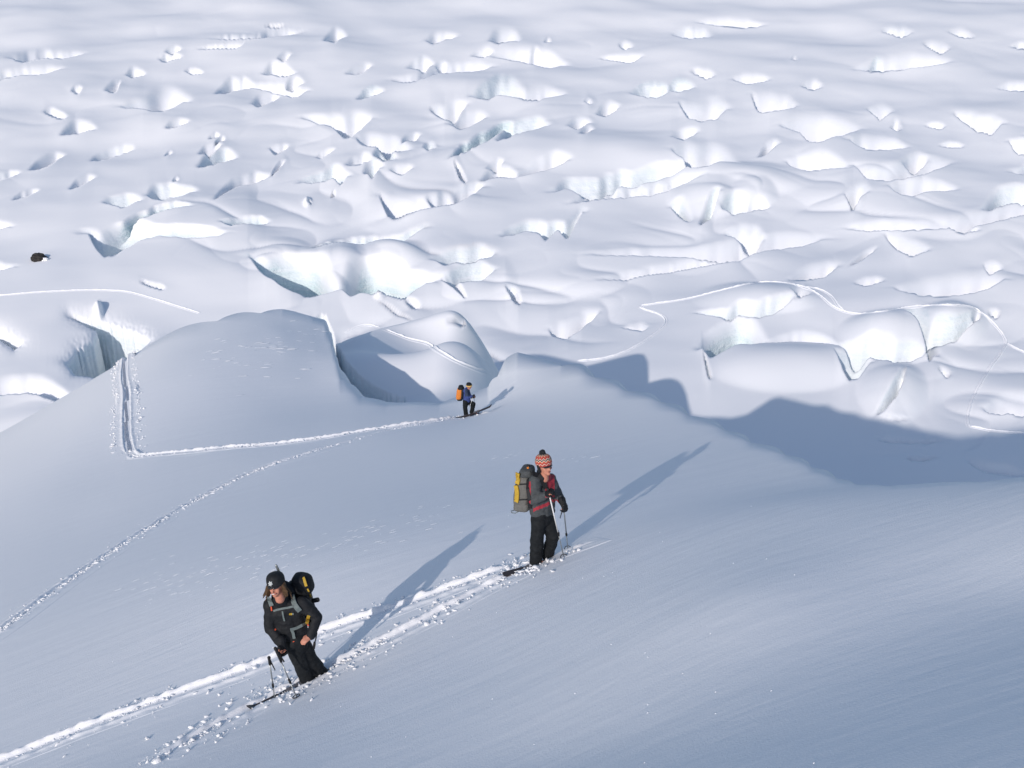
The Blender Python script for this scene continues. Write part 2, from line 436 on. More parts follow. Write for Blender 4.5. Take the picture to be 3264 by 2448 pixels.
# drops: the near lip is crisp, behind it the snow falls away and climbs back as a sunlit ramp.
# each row: points (u, v, apparent height of the bright face), face slope deg, roughness, ice
def zA(pts, k=0.7378, ox=0, oy=0):
    return [(ox + p[0] * k, oy + p[1] * k) + tuple(q * k for q in p[2:]) for p in pts]
FEAT = []
def drop(pts, slope=46, rough=0.06, ice=0.0, soft=2.3):
    FEAT.append((pts, slope, rough, ice, soft))
def tab(ox, oy, rows):
    for r in rows:
        pts, kw = r[0], (r[1] if len(r) > 1 else {})
        drop(zA(pts, 0.7378, ox, oy), **kw)
R = dict(rough=0.2, slope=47, soft=1.9)
RI = dict(rough=0.28, slope=52, ice=0.2, soft=1.6)
S = dict(slope=36, rough=0.03, soft=2.6)
tab(0, 0, [   # far left quarter
 ([(50,252,20),(100,268,32),(190,252,30),(270,258,26),(360,235,14)],), ([(-60,350,25),(90,325,25),(190,322,28),(260,300,16)],),
 ([(310,392,14),(340,402,24),(352,385,12)],), ([(455,392,10),(500,402,34),(522,360,12)],), ([(548,328,14),(575,340,34),(622,325,16)], R),
 ([(718,230,14),(750,236,28),(778,220,14)], R), ([(688,258,10),(715,270,24),(785,252,12)],), ([(858,214,10),(930,210,14),(1035,206,18),(1052,190,8)],),
 ([(905,166,10),(1100,166,14),(1215,156,24),(1305,140,12)],), ([(1145,114,8),(1200,118,12),(1230,112,6)],), ([(1200,258,10),(1235,266,30),(1255,240,14)],),
 ([(1405,180,20),(1450,184,42),(1490,160,24)], R), ([(1842,180,14),(1875,191,38),(1975,160,16)],), ([(2120,185,20),(2150,196,50),(2230,180,46)], R),
 ([(1140,322,20),(1180,326,44),(1230,331,36),(1268,322,20)], R), ([(800,308,10),(835,323,22),(875,318,12)],), ([(1498,320,14),(1560,320,30),(1604,288,18)],),
 ([(1765,298,16),(1830,311,46),(1864,288,24)], R), ([(1885,292,16),(1920,296,26),(1930,284,12)], R), ([(1690,348,14),(1770,359,22),(1900,322,30),(2080,305,24),(2125,294,14)],),
 ([(2040,248,14),(2095,256,34),(2125,240,20)],), ([(938,412,16),(990,406,46),(1085,384,36)], R), ([(1238,384,18),(1270,390,44),(1305,368,24)],),
 ([(1080,378,18),(1200,414,34),(1280,430,34),(1325,400,18)],), ([(1092,452,14),(1115,469,40),(1205,432,18)],), ([(1548,430,18),(1590,426,36),(1650,402,24)], RI),
 ([(2045,428,26),(2100,436,60),(2230,410,64)], RI), ([(520,470,14),(620,482,40),(700,493,84),(795,445,50)],), ([(188,482,12),(225,500,30),(270,516,24),(290,508,10)],),
 ([(268,585,14),(330,581,50),(400,562,28)], R), ([(715,560,10),(760,552,26),(815,533,14)],), ([(900,600,10),(945,592,20)],), ([(925,632,10),(968,608,24)],),
 ([(865,668,18),(905,669,34),(955,638,18)],), ([(866,726,26),(920,716,52),(1008,688,44)], RI), ([(398,698,16),(460,690,32),(565,652,26)], dict(rough=0.3)),
 ([(132,738,16),(200,726,42),(275,678,18)],), ([(-60,800,20),(0,782,30),(78,752,20)], R), ([(308,822,20),(345,811,34),(408,770,16)],), ([(55,864,12),(110,851,20),(165,828,14)],),
 ([(712,675,8),(740,664,16)],), ([(1165,645,12),(1190,671,30),(1245,636,14)],), ([(1295,515,14),(1430,552,40),(1482,598,78),(1518,602,90),(1560,572,70),(1605,515,26)], R),
 ([(1365,680,8),(1390,686,22),(1445,658,12)],), ([(1540,612,14),(1562,632,36),(1620,650,50),(1690,666,54),(1765,654,26)],), ([(1832,640,14),(1850,648,32),(1875,640,22)], RI),
 ([(1735,622,12),(1790,612,36),(1815,590,16)], R), ([(1855,475,14),(1920,526,46),(1962,532,66),(2015,465,28)], R), ([(1945,552,18),(2000,572,58),(2095,515,26)],),
 ([(1940,688,10),(2000,658,34),(2100,616,38),(2172,570,34),(2240,545,20)], dict(rough=0.3, ice=0.6, slope=62, soft=1.0)),
 ([(2105,735,14),(2150,728,34),(2175,700,16)], R), ([(1960,700,10),(1985,770,40),(2010,800,20)], R), ([(2080,790,20),(2140,775,46),(2220,770,40)],),
 ([(1295,792,18),(1380,785,36),(1450,778,60),(1475,802,70),(1500,770,30)], RI), ([(1590,760,40),(1610,780,80),(1640,735,40)], RI), ([(1620,690,30),(1660,700,44),(1710,690,20)], RI),
 ([(1500,722,20),(1560,715,36),(1600,700,26)], R), ([(1690,745,20),(1740,760,34),(1780,730,18)],), ([(1175,760,20),(1205,730,24),(1230,700,12)],),
 ([(640,850,20),(665,868,70),(720,872,60),(780,862,50),(838,836,30)], RI), ([(455,880,20),(540,907,56),(596,876,36)], RI),
 ([(930,870,14),(970,845,30),(1030,805,36),(1100,790,40),(1160,765,20)],), ([(1640,850,18),(1660,905,60),(1690,938,76),(1760,925,56),(1850,905,40),(1990,880,50),(2085,820,30)],),
 ([(1840,860,14),(1900,880,36),(1960,860,30)], R), ([(1960,845,16),(2000,855,36),(2080,815,24)], R), ([(745,790,8),(770,785,18)],), ([(1325,885,10),(1345,888,18)],), ([(1425,855,8),(1450,840,16)],),
])
tab(1632, 0, [   # far right quarter
 ([(800,98,12),(910,117,28),(1000,119,26),(1082,110,16)],), ([(695,150,16),(760,168,34),(855,160,18)], dict(rough=0.3)), ([(138,180,8),(165,182,18)],), ([(462,194,14),(485,211,26),(520,204,14)],),
 ([(-80,255,20),(0,268,40),(140,301,62),(225,288,26)],), ([(78,258,20),(100,262,44),(120,252,20)], R), ([(380,255,10),(520,273,30),(555,248,18)],), ([(1205,257,6),(1230,261,14)],),
 ([(1595,138,12),(1680,163,34),(1725,148,18)], dict(rough=0.3)), ([(1885,140,10),(1940,161,28),(1995,164,12)],), ([(1775,192,12),(1850,237,38),(1890,214,16)],),
 ([(1500,304,18),(1560,316,44),(1700,302,50),(1890,274,20)],), ([(1540,306,18),(1575,312,44),(1610,295,22)], RI), ([(2155,203,12),(2212,211,24),(2300,205,16)],),
 ([(2105,388,14),(2150,396,30),(2300,398,24)],), ([(770,308,10),(840,341,30),(875,330,14)],), ([(950,348,12),(1020,371,36),(1110,348,14)],), ([(1252,378,16),(1300,391,36),(1335,378,22)],),
 ([(518,408,20),(580,426,44),(640,423,44),(682,402,26)], RI), ([(672,400,20),(720,408,50),(775,388,28)], RI), ([(-30,425,30),(100,443,46),(215,414,28)],), ([(318,445,14),(338,451,30)], R),
 ([(368,494,18),(410,501,48),(460,466,22)],), ([(718,456,14),(760,512,56),(812,537,86),(880,522,76),(925,476,28)], R), ([(1032,418,14),(1065,492,66),(1110,498,64),(1190,486,50),(1225,468,20)],),
 ([(246,548,18),(285,571,52),(334,538,26)], R), ([(296,600,16),(322,602,40),(350,572,18)],), ([(1150,550,14),(1250,583,64),(1330,594,84),(1420,600,60),(1510,566,18)], S),
 ([(1243,588,12),(1280,626,50),(1330,633,46),(1405,604,20)],), ([(1532,478,12),(1590,522,48),(1640,488,22)], R), ([(1640,560,20),(1662,576,48),(1675,565,24)],), ([(1785,544,10),(1850,562,26),(1870,550,10)],),
 ([(1905,492,14),(1965,542,50),(2000,576,66),(2072,584,66),(2115,542,28)], R), ([(696,618,20),(740,629,54),(796,588,26)], R), ([(686,676,18),(745,712,60),(762,762,100),(840,762,106),(945,732,60)], R),
 ([(1065,687,14),(1100,672,44),(1150,632,22)], R), ([(1186,708,16),(1230,741,48),(1300,749,60),(1360,741,56),(1450,733,22)],), ([(1455,618,14),(1510,652,50),(1580,661,54),(1700,644,24)],),
 ([(1845,634,10),(1900,644,22),(1950,640,12)],), ([(2145,616,16),(2180,666,56),(2300,690,46)], R), ([(185,838,26),(230,816,54),(300,850,70),(380,842,60),(480,816,56),(590,801,56),(690,772,56),(770,750,36)], RI),
 ([(262,885,20),(330,877,44),(480,866,40),(620,851,36),(740,812,30),(810,798,16)], dict(rough=0.3)), ([(1475,718,16),(1530,782,56),(1600,791,60),(1680,783,76),(1780,762,66),(1895,712,26)], R),
 ([(1436,846,16),(1472,910,80),(1505,856,60),(1530,838,26)], R), ([(1625,818,14),(1690,851,56),(1780,842,46),(1910,828,26)],), ([(2040,912,20),(2110,892,70),(2160,887,80),(2300,892,60)], RI),
 ([(0,776,10),(100,755,40),(180,735,50),(240,715,30)],), ([(-60,610,20),(20,585,44),(80,570,50),(150,545,28)], RI), ([(1690,700,14),(1740,712,40),(1800,690,16)],),
])
tab(0, 600, [   # middle left
 ([(385,205,40),(420,262,80),(452,299,112),(510,290,118),(590,252,100),(640,232,60),(690,222,44),(780,226,50),(900,222,52),(965,216,20)], dict(rough=0.2, ice=0.35, slope=58, soft=1.0)),
 ([(500,192,14),(600,152,34),(700,122,36),(760,104,36),(820,90,18)], dict(rough=0.25, ice=0.7, slope=66, soft=1.0)), ([(962,162,20),(1000,173,38),(1070,162,40),(1150,148,28)], dict(rough=0.2, ice=0.5, slope=60, soft=1.0)),
 ([(1340,292,14),(1420,276,26),(1500,252,36),(1620,241,38),(1730,236,36),(1835,178,26)], dict(rough=0.3, ice=0.35, slope=55, soft=1.1)),
 ([(1072,304,16),(1150,388,70),(1210,440,120),(1260,468,150),(1370,476,150),(1430,466,80)], dict(rough=0.3, ice=0.75, slope=60, soft=1.0)),
 ([(1480,462,40),(1515,488,80),(1560,470,120),(1620,487,150),(1700,492,150),(1760,482,120),(1840,415,60)], dict(rough=0.2, ice=0.8, slope=64, soft=1.0)),
 ([(1872,322,24),(1920,342,64),(1980,333,60),(2050,322,60),(2135,288,36)], RI), ([(1905,398,16),(1960,442,44),(2005,472,24)],), ([(1925,398,20),(2000,412,66),(2060,402,64),(2135,358,30)], RI),
 ([(-80,900,40),(0,897,62),(130,888,64),(205,905,60),(330,930,20)],), ([(598,408,8),(650,428,14),(700,440,16),(720,438,6)],), ([(1620,512,8),(1700,548,14),(1795,586,8)], dict(slope=35)),
 ([(1745,505,10),(1790,518,26),(1820,516,10)],), ([(1920,575,8),(2005,592,30),(2020,586,12)],),
])
tab(1632, 600, [   # middle right
 ([(-40,210,20),(0,206,40),(60,192,44),(110,198,46),(150,229,60),(200,184,36),(240,227,60),(302,110,40)], RI), ([(686,88,20),(720,132,56),(765,150,30)], RI), ([(818,162,20),(860,132,56),(894,68,26)], RI),
 ([(905,108,24),(960,122,66),(1025,110,36)], RI), ([(1005,98,18),(1050,98,40),(1110,86,18)], R), ([(915,198,12),(980,222,44),(1002,247,66),(1050,251,66),(1085,222,26)], R),
 ([(280,288,12),(600,300,36),(850,316,58),(1000,306,70),(1120,272,66),(1280,251,60),(1330,226,22)], dict(slope=34, rough=0.05, soft=1.7)), ([(340,398,10),(500,386,26),(660,373,30),(900,331,26),(1010,308,12)], S),
 ([(-30,420,12),(12,488,66),(28,494,40)], R), ([(1440,184,10),(1500,191,36),(1700,186,46),(1900,176,44),(2080,150,50),(2300,105,46)], S), ([(1865,168,10),(1940,197,36),(2015,184,18)],),
 ([(1606,206,12),(1660,272,54),(1720,302,60),(1796,276,24)],), ([(1456,338,10),(1510,312,26),(1576,262,14)], R), ([(1195,402,14),(1262,407,50),(1350,387,56),(1405,340,26)],), ([(1262,394,8),(1350,386,16)], R),
 ([(1476,414,12),(1530,427,32),(1605,408,18)],), ([(1640,440,12),(1690,470,34),(1900,482,80),(2050,442,70),(2125,398,26)], S), ([(2036,328,12),(2062,372,42),(2115,348,20)],),
 ([(786,543,12),(850,556,26),(930,581,40),(985,562,40),(1060,572,44),(1130,552,44),(1212,508,30)], dict(rough=0.2, ice=0.2, slope=55, soft=1.1)), ([(1202,476,16),(1240,502,60),(1284,478,30)], R),
 ([(822,705,40),(850,738,110),(920,717,130),(1000,702,126),(1040,697,90),(1080,693,30)], dict(rough=0.45, ice=0.55, slope=60, soft=1.0)), ([(1075,694,14),(1240,673,40),(1330,681,38),(1415,706,22)], dict(slope=36)),
 ([(818,700,6),(832,765,26),(846,822,40),(858,832,20)], RI), ([(1384,738,16),(1430,817,84),(1452,844,100),(1500,832,96),(1545,772,40)], RI), ([(1408,700,20),(1480,757,66),(1530,744,56),(1570,752,56),(1640,769,60),(1720,757,56),(1785,728,30)], RI),
 ([(1685,560,14),(1745,622,66),(1782,692,106),(1802,762,120),(1820,735,60)], dict(rough=0.3, slope=50, ice=0.2)), ([(1786,638,16),(1840,687,56),(1920,662,40),(2005,606,26)], dict(rough=0.25, ice=0.25, slope=52)), ([(1975,604,14),(2004,606,46),(2020,584,20)], R),
 ([(1566,994,10),(1610,977,36),(1650,947,52),(1682,890,60),(1697,800,36)], dict(rough=0.35, slope=48, ice=0.15)), ([(1836,786,10),(1882,822,36),(1894,808,18)],), ([(2025,948,12),(2080,971,60),(2212,986,84),(2330,990,70)], dict(slope=36)),
 ([(1560,1008,6),(1640,1012,14),(1725,994,8)], S), ([(156,598,12),(190,632,44),(240,642,60),(300,612,60),(378,528,26)],), ([(470,602,8),(550,618,30),(580,614,30),(586,604,10)],), ([(2050,545,10),(2092,562,28),(2110,550,10)],),
 ([(1688,1163,8),(1760,1179,18),(1845,1164,10)], dict(slope=50)), ([(1556,1084,8),(1630,1101,24),(1740,1096,20),(1910,1088,10)], S), ([(1950,1170,8),(2060,1230,40),(2200,1240,40)], S),
])
# more of the same beyond the frame, left and right
for k in range(46):
    side = k % 2
    u = RNG.uniform(-800, -60) if side else RNG.uniform(3330, 4100)
    v = 40 + 950 * RNG.random() ** 1.3
    w = 40 + 0.12 * v * RNG.uniform(0.6, 1.3)
    l = 0.3 * w * RNG.uniform(0.7, 1.2)
    drop([(u - w, v - 0.2 * l, 0.4 * l), (u - 0.3 * w, v + 0.2 * l, l), (u + 0.3 * w, v, l), (u + w, v - 0.6 * l, 0.4 * l)], rough=0.3)

# holes with an outline: polygon in pixels, depth m, wall width px
HOLES = [
 (zA([(300,540),(420,560),(500,580),(600,612),(645,648),(560,720),(420,800),(320,790),(285,740),(330,680),(395,640),(412,600)], 0.7378, 0, 600), 11.0, 16, 0.35),
 (zA([(-70,590),(0,612),(50,642),(84,664),(60,680),(0,642),(-70,618)], 0.7378, 0, 600), 9.0, 5, 0.4),
]
# mounds: u, v, half width, half height (px), height m
MOUNDS = [(426*.7378, 600+530*.7378, 14, 22, 1.3), (1437*.7378, 600+330*.7378, 84, 66, 1.5), (1545*.7378, 600+340*.7378, 60, 50, 0.8), (1240*.7378, 600+300*.7378, 80, 50, 1.0),
 (1700*.7378, 600+290*.7378, 90, 40, 1.8), (1640*.7378, 600+470*.7378, 20, 26, 1.3), (1328*.7378, 600+64*.7378, 12, 12, 0.8), (1632+1610*.7378, 600+640*.7378, 120, 66, 2.6), (1632+1890*.7378, 600+590*.7378, 96, 52, 2.2),
 (1632+1060*.7378, 600+480*.7378, 160, 44, 1.6), (1632+1200*.7378, 600+780*.7378, 200, 60, 2.0), (1632+860*.7378, 600+60*.7378, 110, 44, 2.0), (1632+1050*.7378, 600+30*.7378, 60, 30, 1.6), (1632+1640*.7378, 600+880*.7378, 90, 80, 2.0),
 (1632+420*.7378, 600-150*.7378, 260, 60, 1.6), (1632+1000*.7378, 600-40*.7378, 180, 40, 1.6)]
# the jagged wall under the near edge of the hump that carries the track
HUMP_EDGE = np.array(zA([(1405,560),(1440,640),(1452,690),(1475,712),(1492,752),(1545,805),(1600,850),(1660,880),(1720,905)], 0.7378, 0, 600))

def glacier_height(X, Y):
    B = glacier_base(X, Y)
    u, v, D = proj(X, Y, B)
    dep = np.arctan2(-B, np.hypot(X, Y))
    pm = D / F_PX / np.cos(dep)                       # metres of height per pixel
    Z = B + 0.16 * fbm(X / 14.0, Y / 10.0, 51, 2) * sstep(80, 120, Y)
    # creases between rounded snow pillows, in fields
    wx = X + 3.0 * vnoise(X / 11.0, Y / 11.0, 53); wy = Y + 3.0 * vnoise(X / 11.0, Y / 11.0, 54)
    field = sstep(-0.15, 0.5, vnoise(X / 45.0, Y / 38.0, 55) + 0.15) * sstep(85, 105, Y) * (1 - 0.85 * sstep(135, 240, Y))
    c1 = 1 - np.abs(vnoise(wx / 17.0, wy / 12.0, 56)) * 1.5
    c2 = 1 - np.abs(vnoise(wx / 9.0, wy / 7.0, 57)) * 1.5
    Z = Z - field * (0.6 * np.clip(c1, 0, 1) ** 3 + 0.10 * np.clip(c2, 0, 1) ** 3)
    ice = np.zeros_like(Z)
    ucol = u[u.shape[0] // 2]; useg = np.stack([u.min(0), u.max(0)])
    for fi, (pts, slope, rough, icea, soft) in enumerate(FEAT):
        pts = np.array(pts, float)
        o = np.argsort(pts[:, 0]); pts = pts[o]
        soft = max(soft, float(np.interp(pts[:, 1].mean(), [300, 560], [2.9, 1.0])))
        u0, u1 = pts[0, 0], pts[-1, 0]
        pad = 0.12 * (u1 - u0) + 3
        big = 0.9 * (u1 - u0) + 1.0 * pts[:, 2].max()
        cs = np.where((useg[1] > u0 - big) & (useg[0] < u1 + big))[0]
        if not len(cs): continue
        c0, c1 = cs[0], cs[-1] + 1
        uu = u[:, c0:c1]; vv = v[:, c0:c1]
        L0 = pts[:, 2].max()
        rows = np.where((vv.min(1) < pts[:, 1].max() + 4.4 * L0 + 6) & (vv.max(1) > pts[:, 1].min() - 2.6 * L0 - 12))[0]
        if not len(rows): continue
        r0, r1 = rows[0], rows[-1] + 1
        uu = uu[r0:r1]; vv = vv[r0:r1]; d = D[r0:r1, c0:c1]; xx = X[r0:r1, c0:c1]; yy = Y[r0:r1, c0:c1]
        # lip line, rounded between the points and roughened
        fine_u = np.linspace(u0, u1, 160)
        fv = np.interp(fine_u, pts[:, 0], pts[:, 1]); fl = np.interp(fine_u, pts[:, 0], pts[:, 2])
        kk = int(160 / (len(pts) - 1) * (0.9 if rough < 0.15 else 0.55)) | 1
        ker = np.hanning(kk + 2)[1:-1]; ker /= ker.sum()
        fv = np.convolve(np.pad(fv, kk // 2, mode='reflect', reflect_type='odd'), ker, 'valid'); fl = np.convolve(np.pad(fl, kk // 2, mode='edge'), ker, 'valid')
        ve = np.interp(uu, fine_u, fv); Le = np.interp(uu, fine_u, fl)
        vs = np.interp(uu, pts[:, 0], np.polyval(np.polyfit(pts[:, 0] - u0, pts[:, 1], 2 if len(pts) > 3 else 1), pts[:, 0] - u0)) if len(pts) > 2 else ve
        ve = ve + L0 * (0.04 + 0.14 * rough) * vnoise(uu / (0.5 * L0 + 4), uu * 0 + fi * 3.3, 60)
        end = sstep(u0 - pad, u0 + 1.8 * pad, uu) * (1 - sstep(u1 - 1.8 * pad, u1 + pad, uu))
        t = ve - vv                                       # >0 beyond the lip
        top = Le * (1 + (0.08 + 0.3 * rough) * vnoise(uu / (0.9 * L0 + 4), uu * 0 + fi * 1.7, 61))
        top = np.maximum(top * (1 + 0.4 * (soft - 1)) * (0.5 + 0.5 * end), 2.0)
        tau = np.clip(t / top, 0, 1)
        slope = slope * float(np.interp(pts[:, 1].mean(), [120, 520], [0.74, 1.0]))
        h = top * np.tan(math.radians(slope)) / (np.tan(dep[r0:r1, c0:c1]) + 0.10)
        f = (1 - tau) ** soft
        # lumps and ledges on the face
        q = f * np.tan(math.radians(slope)) * 2.2
        lum = vnoise(uu / (0.30 * L0 + 2), q * 3.0 + fi, 62) + 0.5 * vnoise(uu / (0.14 * L0 + 1.5), q * 6.0 + fi, 63)
        f = f + rough * 0.10 * lum * np.minimum(1, 4 * tau * (1 - tau)) 
        lipw = 3.2 + 0.09 * L0
        gate = sstep(-lipw * 0.4, lipw, t)
        dz = -h * f * end * pm[r0:r1, c0:c1]
        kb = int(0.4 * L0 / max(1.0, abs(ucol[-1] - ucol[0]) / len(ucol))) | 1
        if 3 <= kb < dz.shape[1]:                        # rounded flanks
            for _ in range(2):
                cw = np.cumsum(np.pad(dz, ((0, 0), (kb // 2 + 1, kb // 2)), mode='edge'), 1)
                dz = (cw[:, kb:] - cw[:, :-kb]) / kb
        dz = dz * gate
        # the snow swells a little towards the lip
        wide = np.exp(-(((uu - 0.5 * (u0 + u1)) / (0.60 * (u1 - u0) + 0.3 * L0)) ** 2) * 1.3)
        ts = vs - vv
        tt = np.clip(-ts, 0, None) / (1.3 * L0)
        dz = dz + 0.22 * L0 * np.exp(-tt) * (1 - tt / 3.2).clip(0, 1) * (1 - sstep(-0.3 * L0, 2.2 * L0, ts)) * wide * pm[r0:r1, c0:c1]
        Z[r0:r1, c0:c1] += dz
        ice[r0:r1, c0:c1] = np.maximum(ice[r0:r1, c0:c1], (icea + 0.25 * rough) * end * sstep(0, 2, t) * (1 - sstep(0.75, 1.0, tau)))
    for mu, mv, ru, rv, hm in MOUNDS:
        r2 = ((u - mu) / ru) ** 2 + ((v - mv) / rv) ** 2
        Z += hm * np.clip(1 - r2 * 0.55, 0, 1) ** 1.6
    for poly, depth, wall, icea in HOLES:
        poly = np.array(poly, float)
        m = (u > poly[:, 0].min() - 60) & (u < poly[:, 0].max() + 60) & (v > poly[:, 1].min() - 60) & (v < poly[:, 1].max() + 60)
        k = np.where(m)
        pu = u[k] + 3.0 * vnoise(u[k] / 9, v[k] / 9, 71); pv = v[k] + 3.0 * vnoise(u[k] / 9, v[k] / 9, 72)
        inside = np.zeros(pu.shape, bool); dist = np.full(pu.shape, 1e9)
        n = len(poly)
        for i in range(n):
            a, b = poly[i], poly[(i + 1) % n]
            cond = ((a[1] > pv) != (b[1] > pv)) & (pu < (b[0] - a[0]) * (pv - a[1]) / (b[1] - a[1] + 1e-9) + a[0])
            inside ^= cond
            dx, dy = b - a
            t = np.clip(((pu - a[0]) * dx + (pv - a[1]) * dy) / (dx * dx + dy * dy), 0, 1)
            dist = np.minimum(dist, np.hypot(pu - a[0] - t * dx, pv - a[1] - t * dy))
        g = np.where(inside, sstep(0, wall, dist), 0)
        Z[k] += -depth * g - np.where(inside, 0.6, 0.6 * np.exp(-dist / 14))
        ice[k] = np.maximum(ice[k], icea * (g > 0.02))
    he = np.interp(u, HUMP_EDGE[:, 0], HUMP_EDGE[:, 1]) + 5 * vnoise(u / 16, u * 0, 81) + 2.5 * vnoise(u / 5, u * 0, 82)
    t = v - he
    g = sstep(0, 14, t) * sstep(HUMP_EDGE[0, 0] - 30, HUMP_EDGE[0, 0] + 20, u) * (1 - sstep(HUMP_EDGE[-1, 0] - 40, HUMP_EDGE[-1, 0] + 30, u))
    Z -= (7 + 1.0 * vnoise(u / 14, v / 14, 83)) * g
    ice = np.maximum(ice, 0.45 * (g > 0.02) * (g < 1) + 0.25 * (g > 0.5))
    return Z, ice

GRID = {}
def gwid(y):
    return 0.52 + 0.12 * np.exp(-np.maximum(y - 60, 0) / 120.0)
def build_glacier():
    nc, nh, nr = 1080, 2300, 780
    s = np.linspace(-1, 1, nc)
    yy = np.concatenate([np.linspace(40, 62, 60, endpoint=False), np.geomspace(62, 420, nh - 120, endpoint=False), np.geomspace(420, 1500, 60)])
    Sg, Y = np.meshgrid(s, yy)
    X = Sg * Y * gwid(Y)
    Z, ice = glacier_height(X, Y)
    X2, Y2, Z2, I2 = resample_columns(X, Y, Z, nr, ice, keep=0.15)
    GRID.update(yy=yy, s=s, Z=Z)
    o = grid_mesh('glacier', X2, Y2, Z2, M['snow_far'], I2)
    return o
glacier_obj = build_glacier()

def gl_z(x, y):
    """height of the built glacier surface"""
    x = np.asarray(x, float); y = np.asarray(y, float)
    yy, s, Z = GRID['yy'], GRID['s'], GRID['Z']
    sv = np.clip(x / (y * gwid(y)), -0.999, 0.999)
    r = np.clip(np.interp(y, yy, np.arange(len(yy))), 0, len(yy) - 1.001)
    c = np.clip((sv - s[0]) / (s[1] - s[0]), 0, len(s) - 1.001)
    r0 = r.astype(int); c0 = c.astype(int); fr = r - r0; fc = c - c0
    return (Z[r0, c0] * (1 - fr) * (1 - fc) + Z[r0 + 1, c0] * fr * (1 - fc) + Z[r0, c0 + 1] * (1 - fr) * fc + Z[r0 + 1, c0 + 1] * fr * fc)

def on_glacier(u, v):
    d = np.geomspace(62, 420, 1400)
    p = at(u, v, d)
    g = p[:, 2] - gl_z(p[:, 0], p[:, 1])
    k = np.where((g[:-1] > 0) & (g[1:] <= 0))[0]
    if not len(k): return None
    k = k[0]; a = g[k] / (g[k] - g[k + 1] + 1e-9)
    return p[k] * (1 - a) + p[k + 1] * a

GL_TRACKS = [
 [(-160,955),(0,942),(150,930),(300,925),(400,930),(480,950),(560,975),(640,1000)],
 [(1095,1062),(1150,1038),(1200,1042),(1300,1080),(1360,1095),(1400,1120),(1450,1150),(1510,1175),(1560,1190)],
 [(1835,1152),(1920,1143),(2000,1118),(2080,1070),(2122,1032),(2110,1005),(2045,980),(2075,970),(2180,955),(2300,925),(2400,903),(2480,900),(2560,915),(2610,940),(2660,980),(2720,1000),(2800,995),(2900,980),(3000,973),(3080,975)],
 [(3060,974),(3110,985),(3165,1030),(3205,1085),(3190,1125),(3150,1180),(3105,1260),(3084,1325),(3086,1362)],
 [(3080,1358),(3170,1374),(3264,1382),(3420,1396)],
 [(2560,915),(2610,922),(2650,945),(2672,975),(2690,992)], [(3203,1092),(3240,1112),(3300,1140)],
]
for i, line in enumerate(GL_TRACKS):
    runs = [[]]
    for a_, b_ in smooth_line(line, 8):
        q = on_glacier(a_, b_)
        if q is None: continue
        if runs[-1] and np.hypot(*(q - runs[-1][-1])[:2]) > 9: runs.append([])      # hidden in a dip: start a new stretch
        runs[-1].append(q)
    for run in runs:
        if len(run) < 4: continue
        track_strip(np.array(run), 0.09 if i < 2 else 0.11, 0.05, 0.09 if i < 2 else 0.13, 'ribbon', 0.2, height=gl_z, pad=0.17, seed=40 + i, mat=M['snow_far'])
# ------------------------------------------------------------------ builders for the people and their things
def link_mesh(name, me, parent=None, mats=()):
    for m in mats: me.materials.append(m)
    o = bpy.data.objects.new(name, me)
    COL.objects.link(o)
    if parent is not None: o.parent = parent
    return o

def tag(o, label, cat, group=None):
    o['label'] = label; o['category'] = cat
    if group: o['group'] = group
    return o

def empty(name, loc):
    o = bpy.data.objects.new(name, None)
    COL.objects.link(o)
    o.location = loc
    return o

def frame(fwd, up):
    up = Vector(up).normalized()
    f = Vector(fwd); f = (f - up * f.dot(up)).normalized()
    r = f.cross(up).normalized()                        # right hand side of someone facing f
    return r, f, up

def _unit_ball():
    bm = bmesh.new(); bmesh.ops.create_icosphere(bm, subdivisions=2, radius=1.0)
    bm.verts.ensure_lookup_table()
    v = np.array([x.co[:] for x in bm.verts]); f = np.array([[y.index for y in x.verts] for x in bm.faces])
    bm.free()
    return v, f
BALL_V, BALL_F = _unit_ball()

def bones_mesh(name, bones):
    cs = []; rs = []
    for p0, p1, r0, r1 in bones:
        L = (p1 - p0).length
        n = min(36, max(2, int(L / (0.5 * max(0.008, min(r0, r1)))) + 1))
        for i in range(n + 1):
            t = i / n
            cs.append(p0.lerp(p1, t)[:]); rs.append(r0 + (r1 - r0) * t)
    cs = np.array(cs); rs = np.array(rs); k = len(rs); nv = len(BALL_V)
    co = (BALL_V[None] * rs[:, None, None] + cs[:, None]).reshape(-1, 3).astype(np.float32)
    fc = (BALL_F[None] + (np.arange(k) * nv)[:, None, None]).reshape(-1, 3).astype(np.int32)
    me = bpy.data.meshes.new(name)
    me.vertices.add(len(co)); me.vertices.foreach_set('co', co.ravel())
    me.loops.add(fc.size); me.loops.foreach_set('vertex_index', fc.ravel())
    me.polygons.add(len(fc)); me.polygons.foreach_set('loop_start', np.arange(0, fc.size, 3, dtype=np.int32))
    me.update(calc_edges=True)
    return me

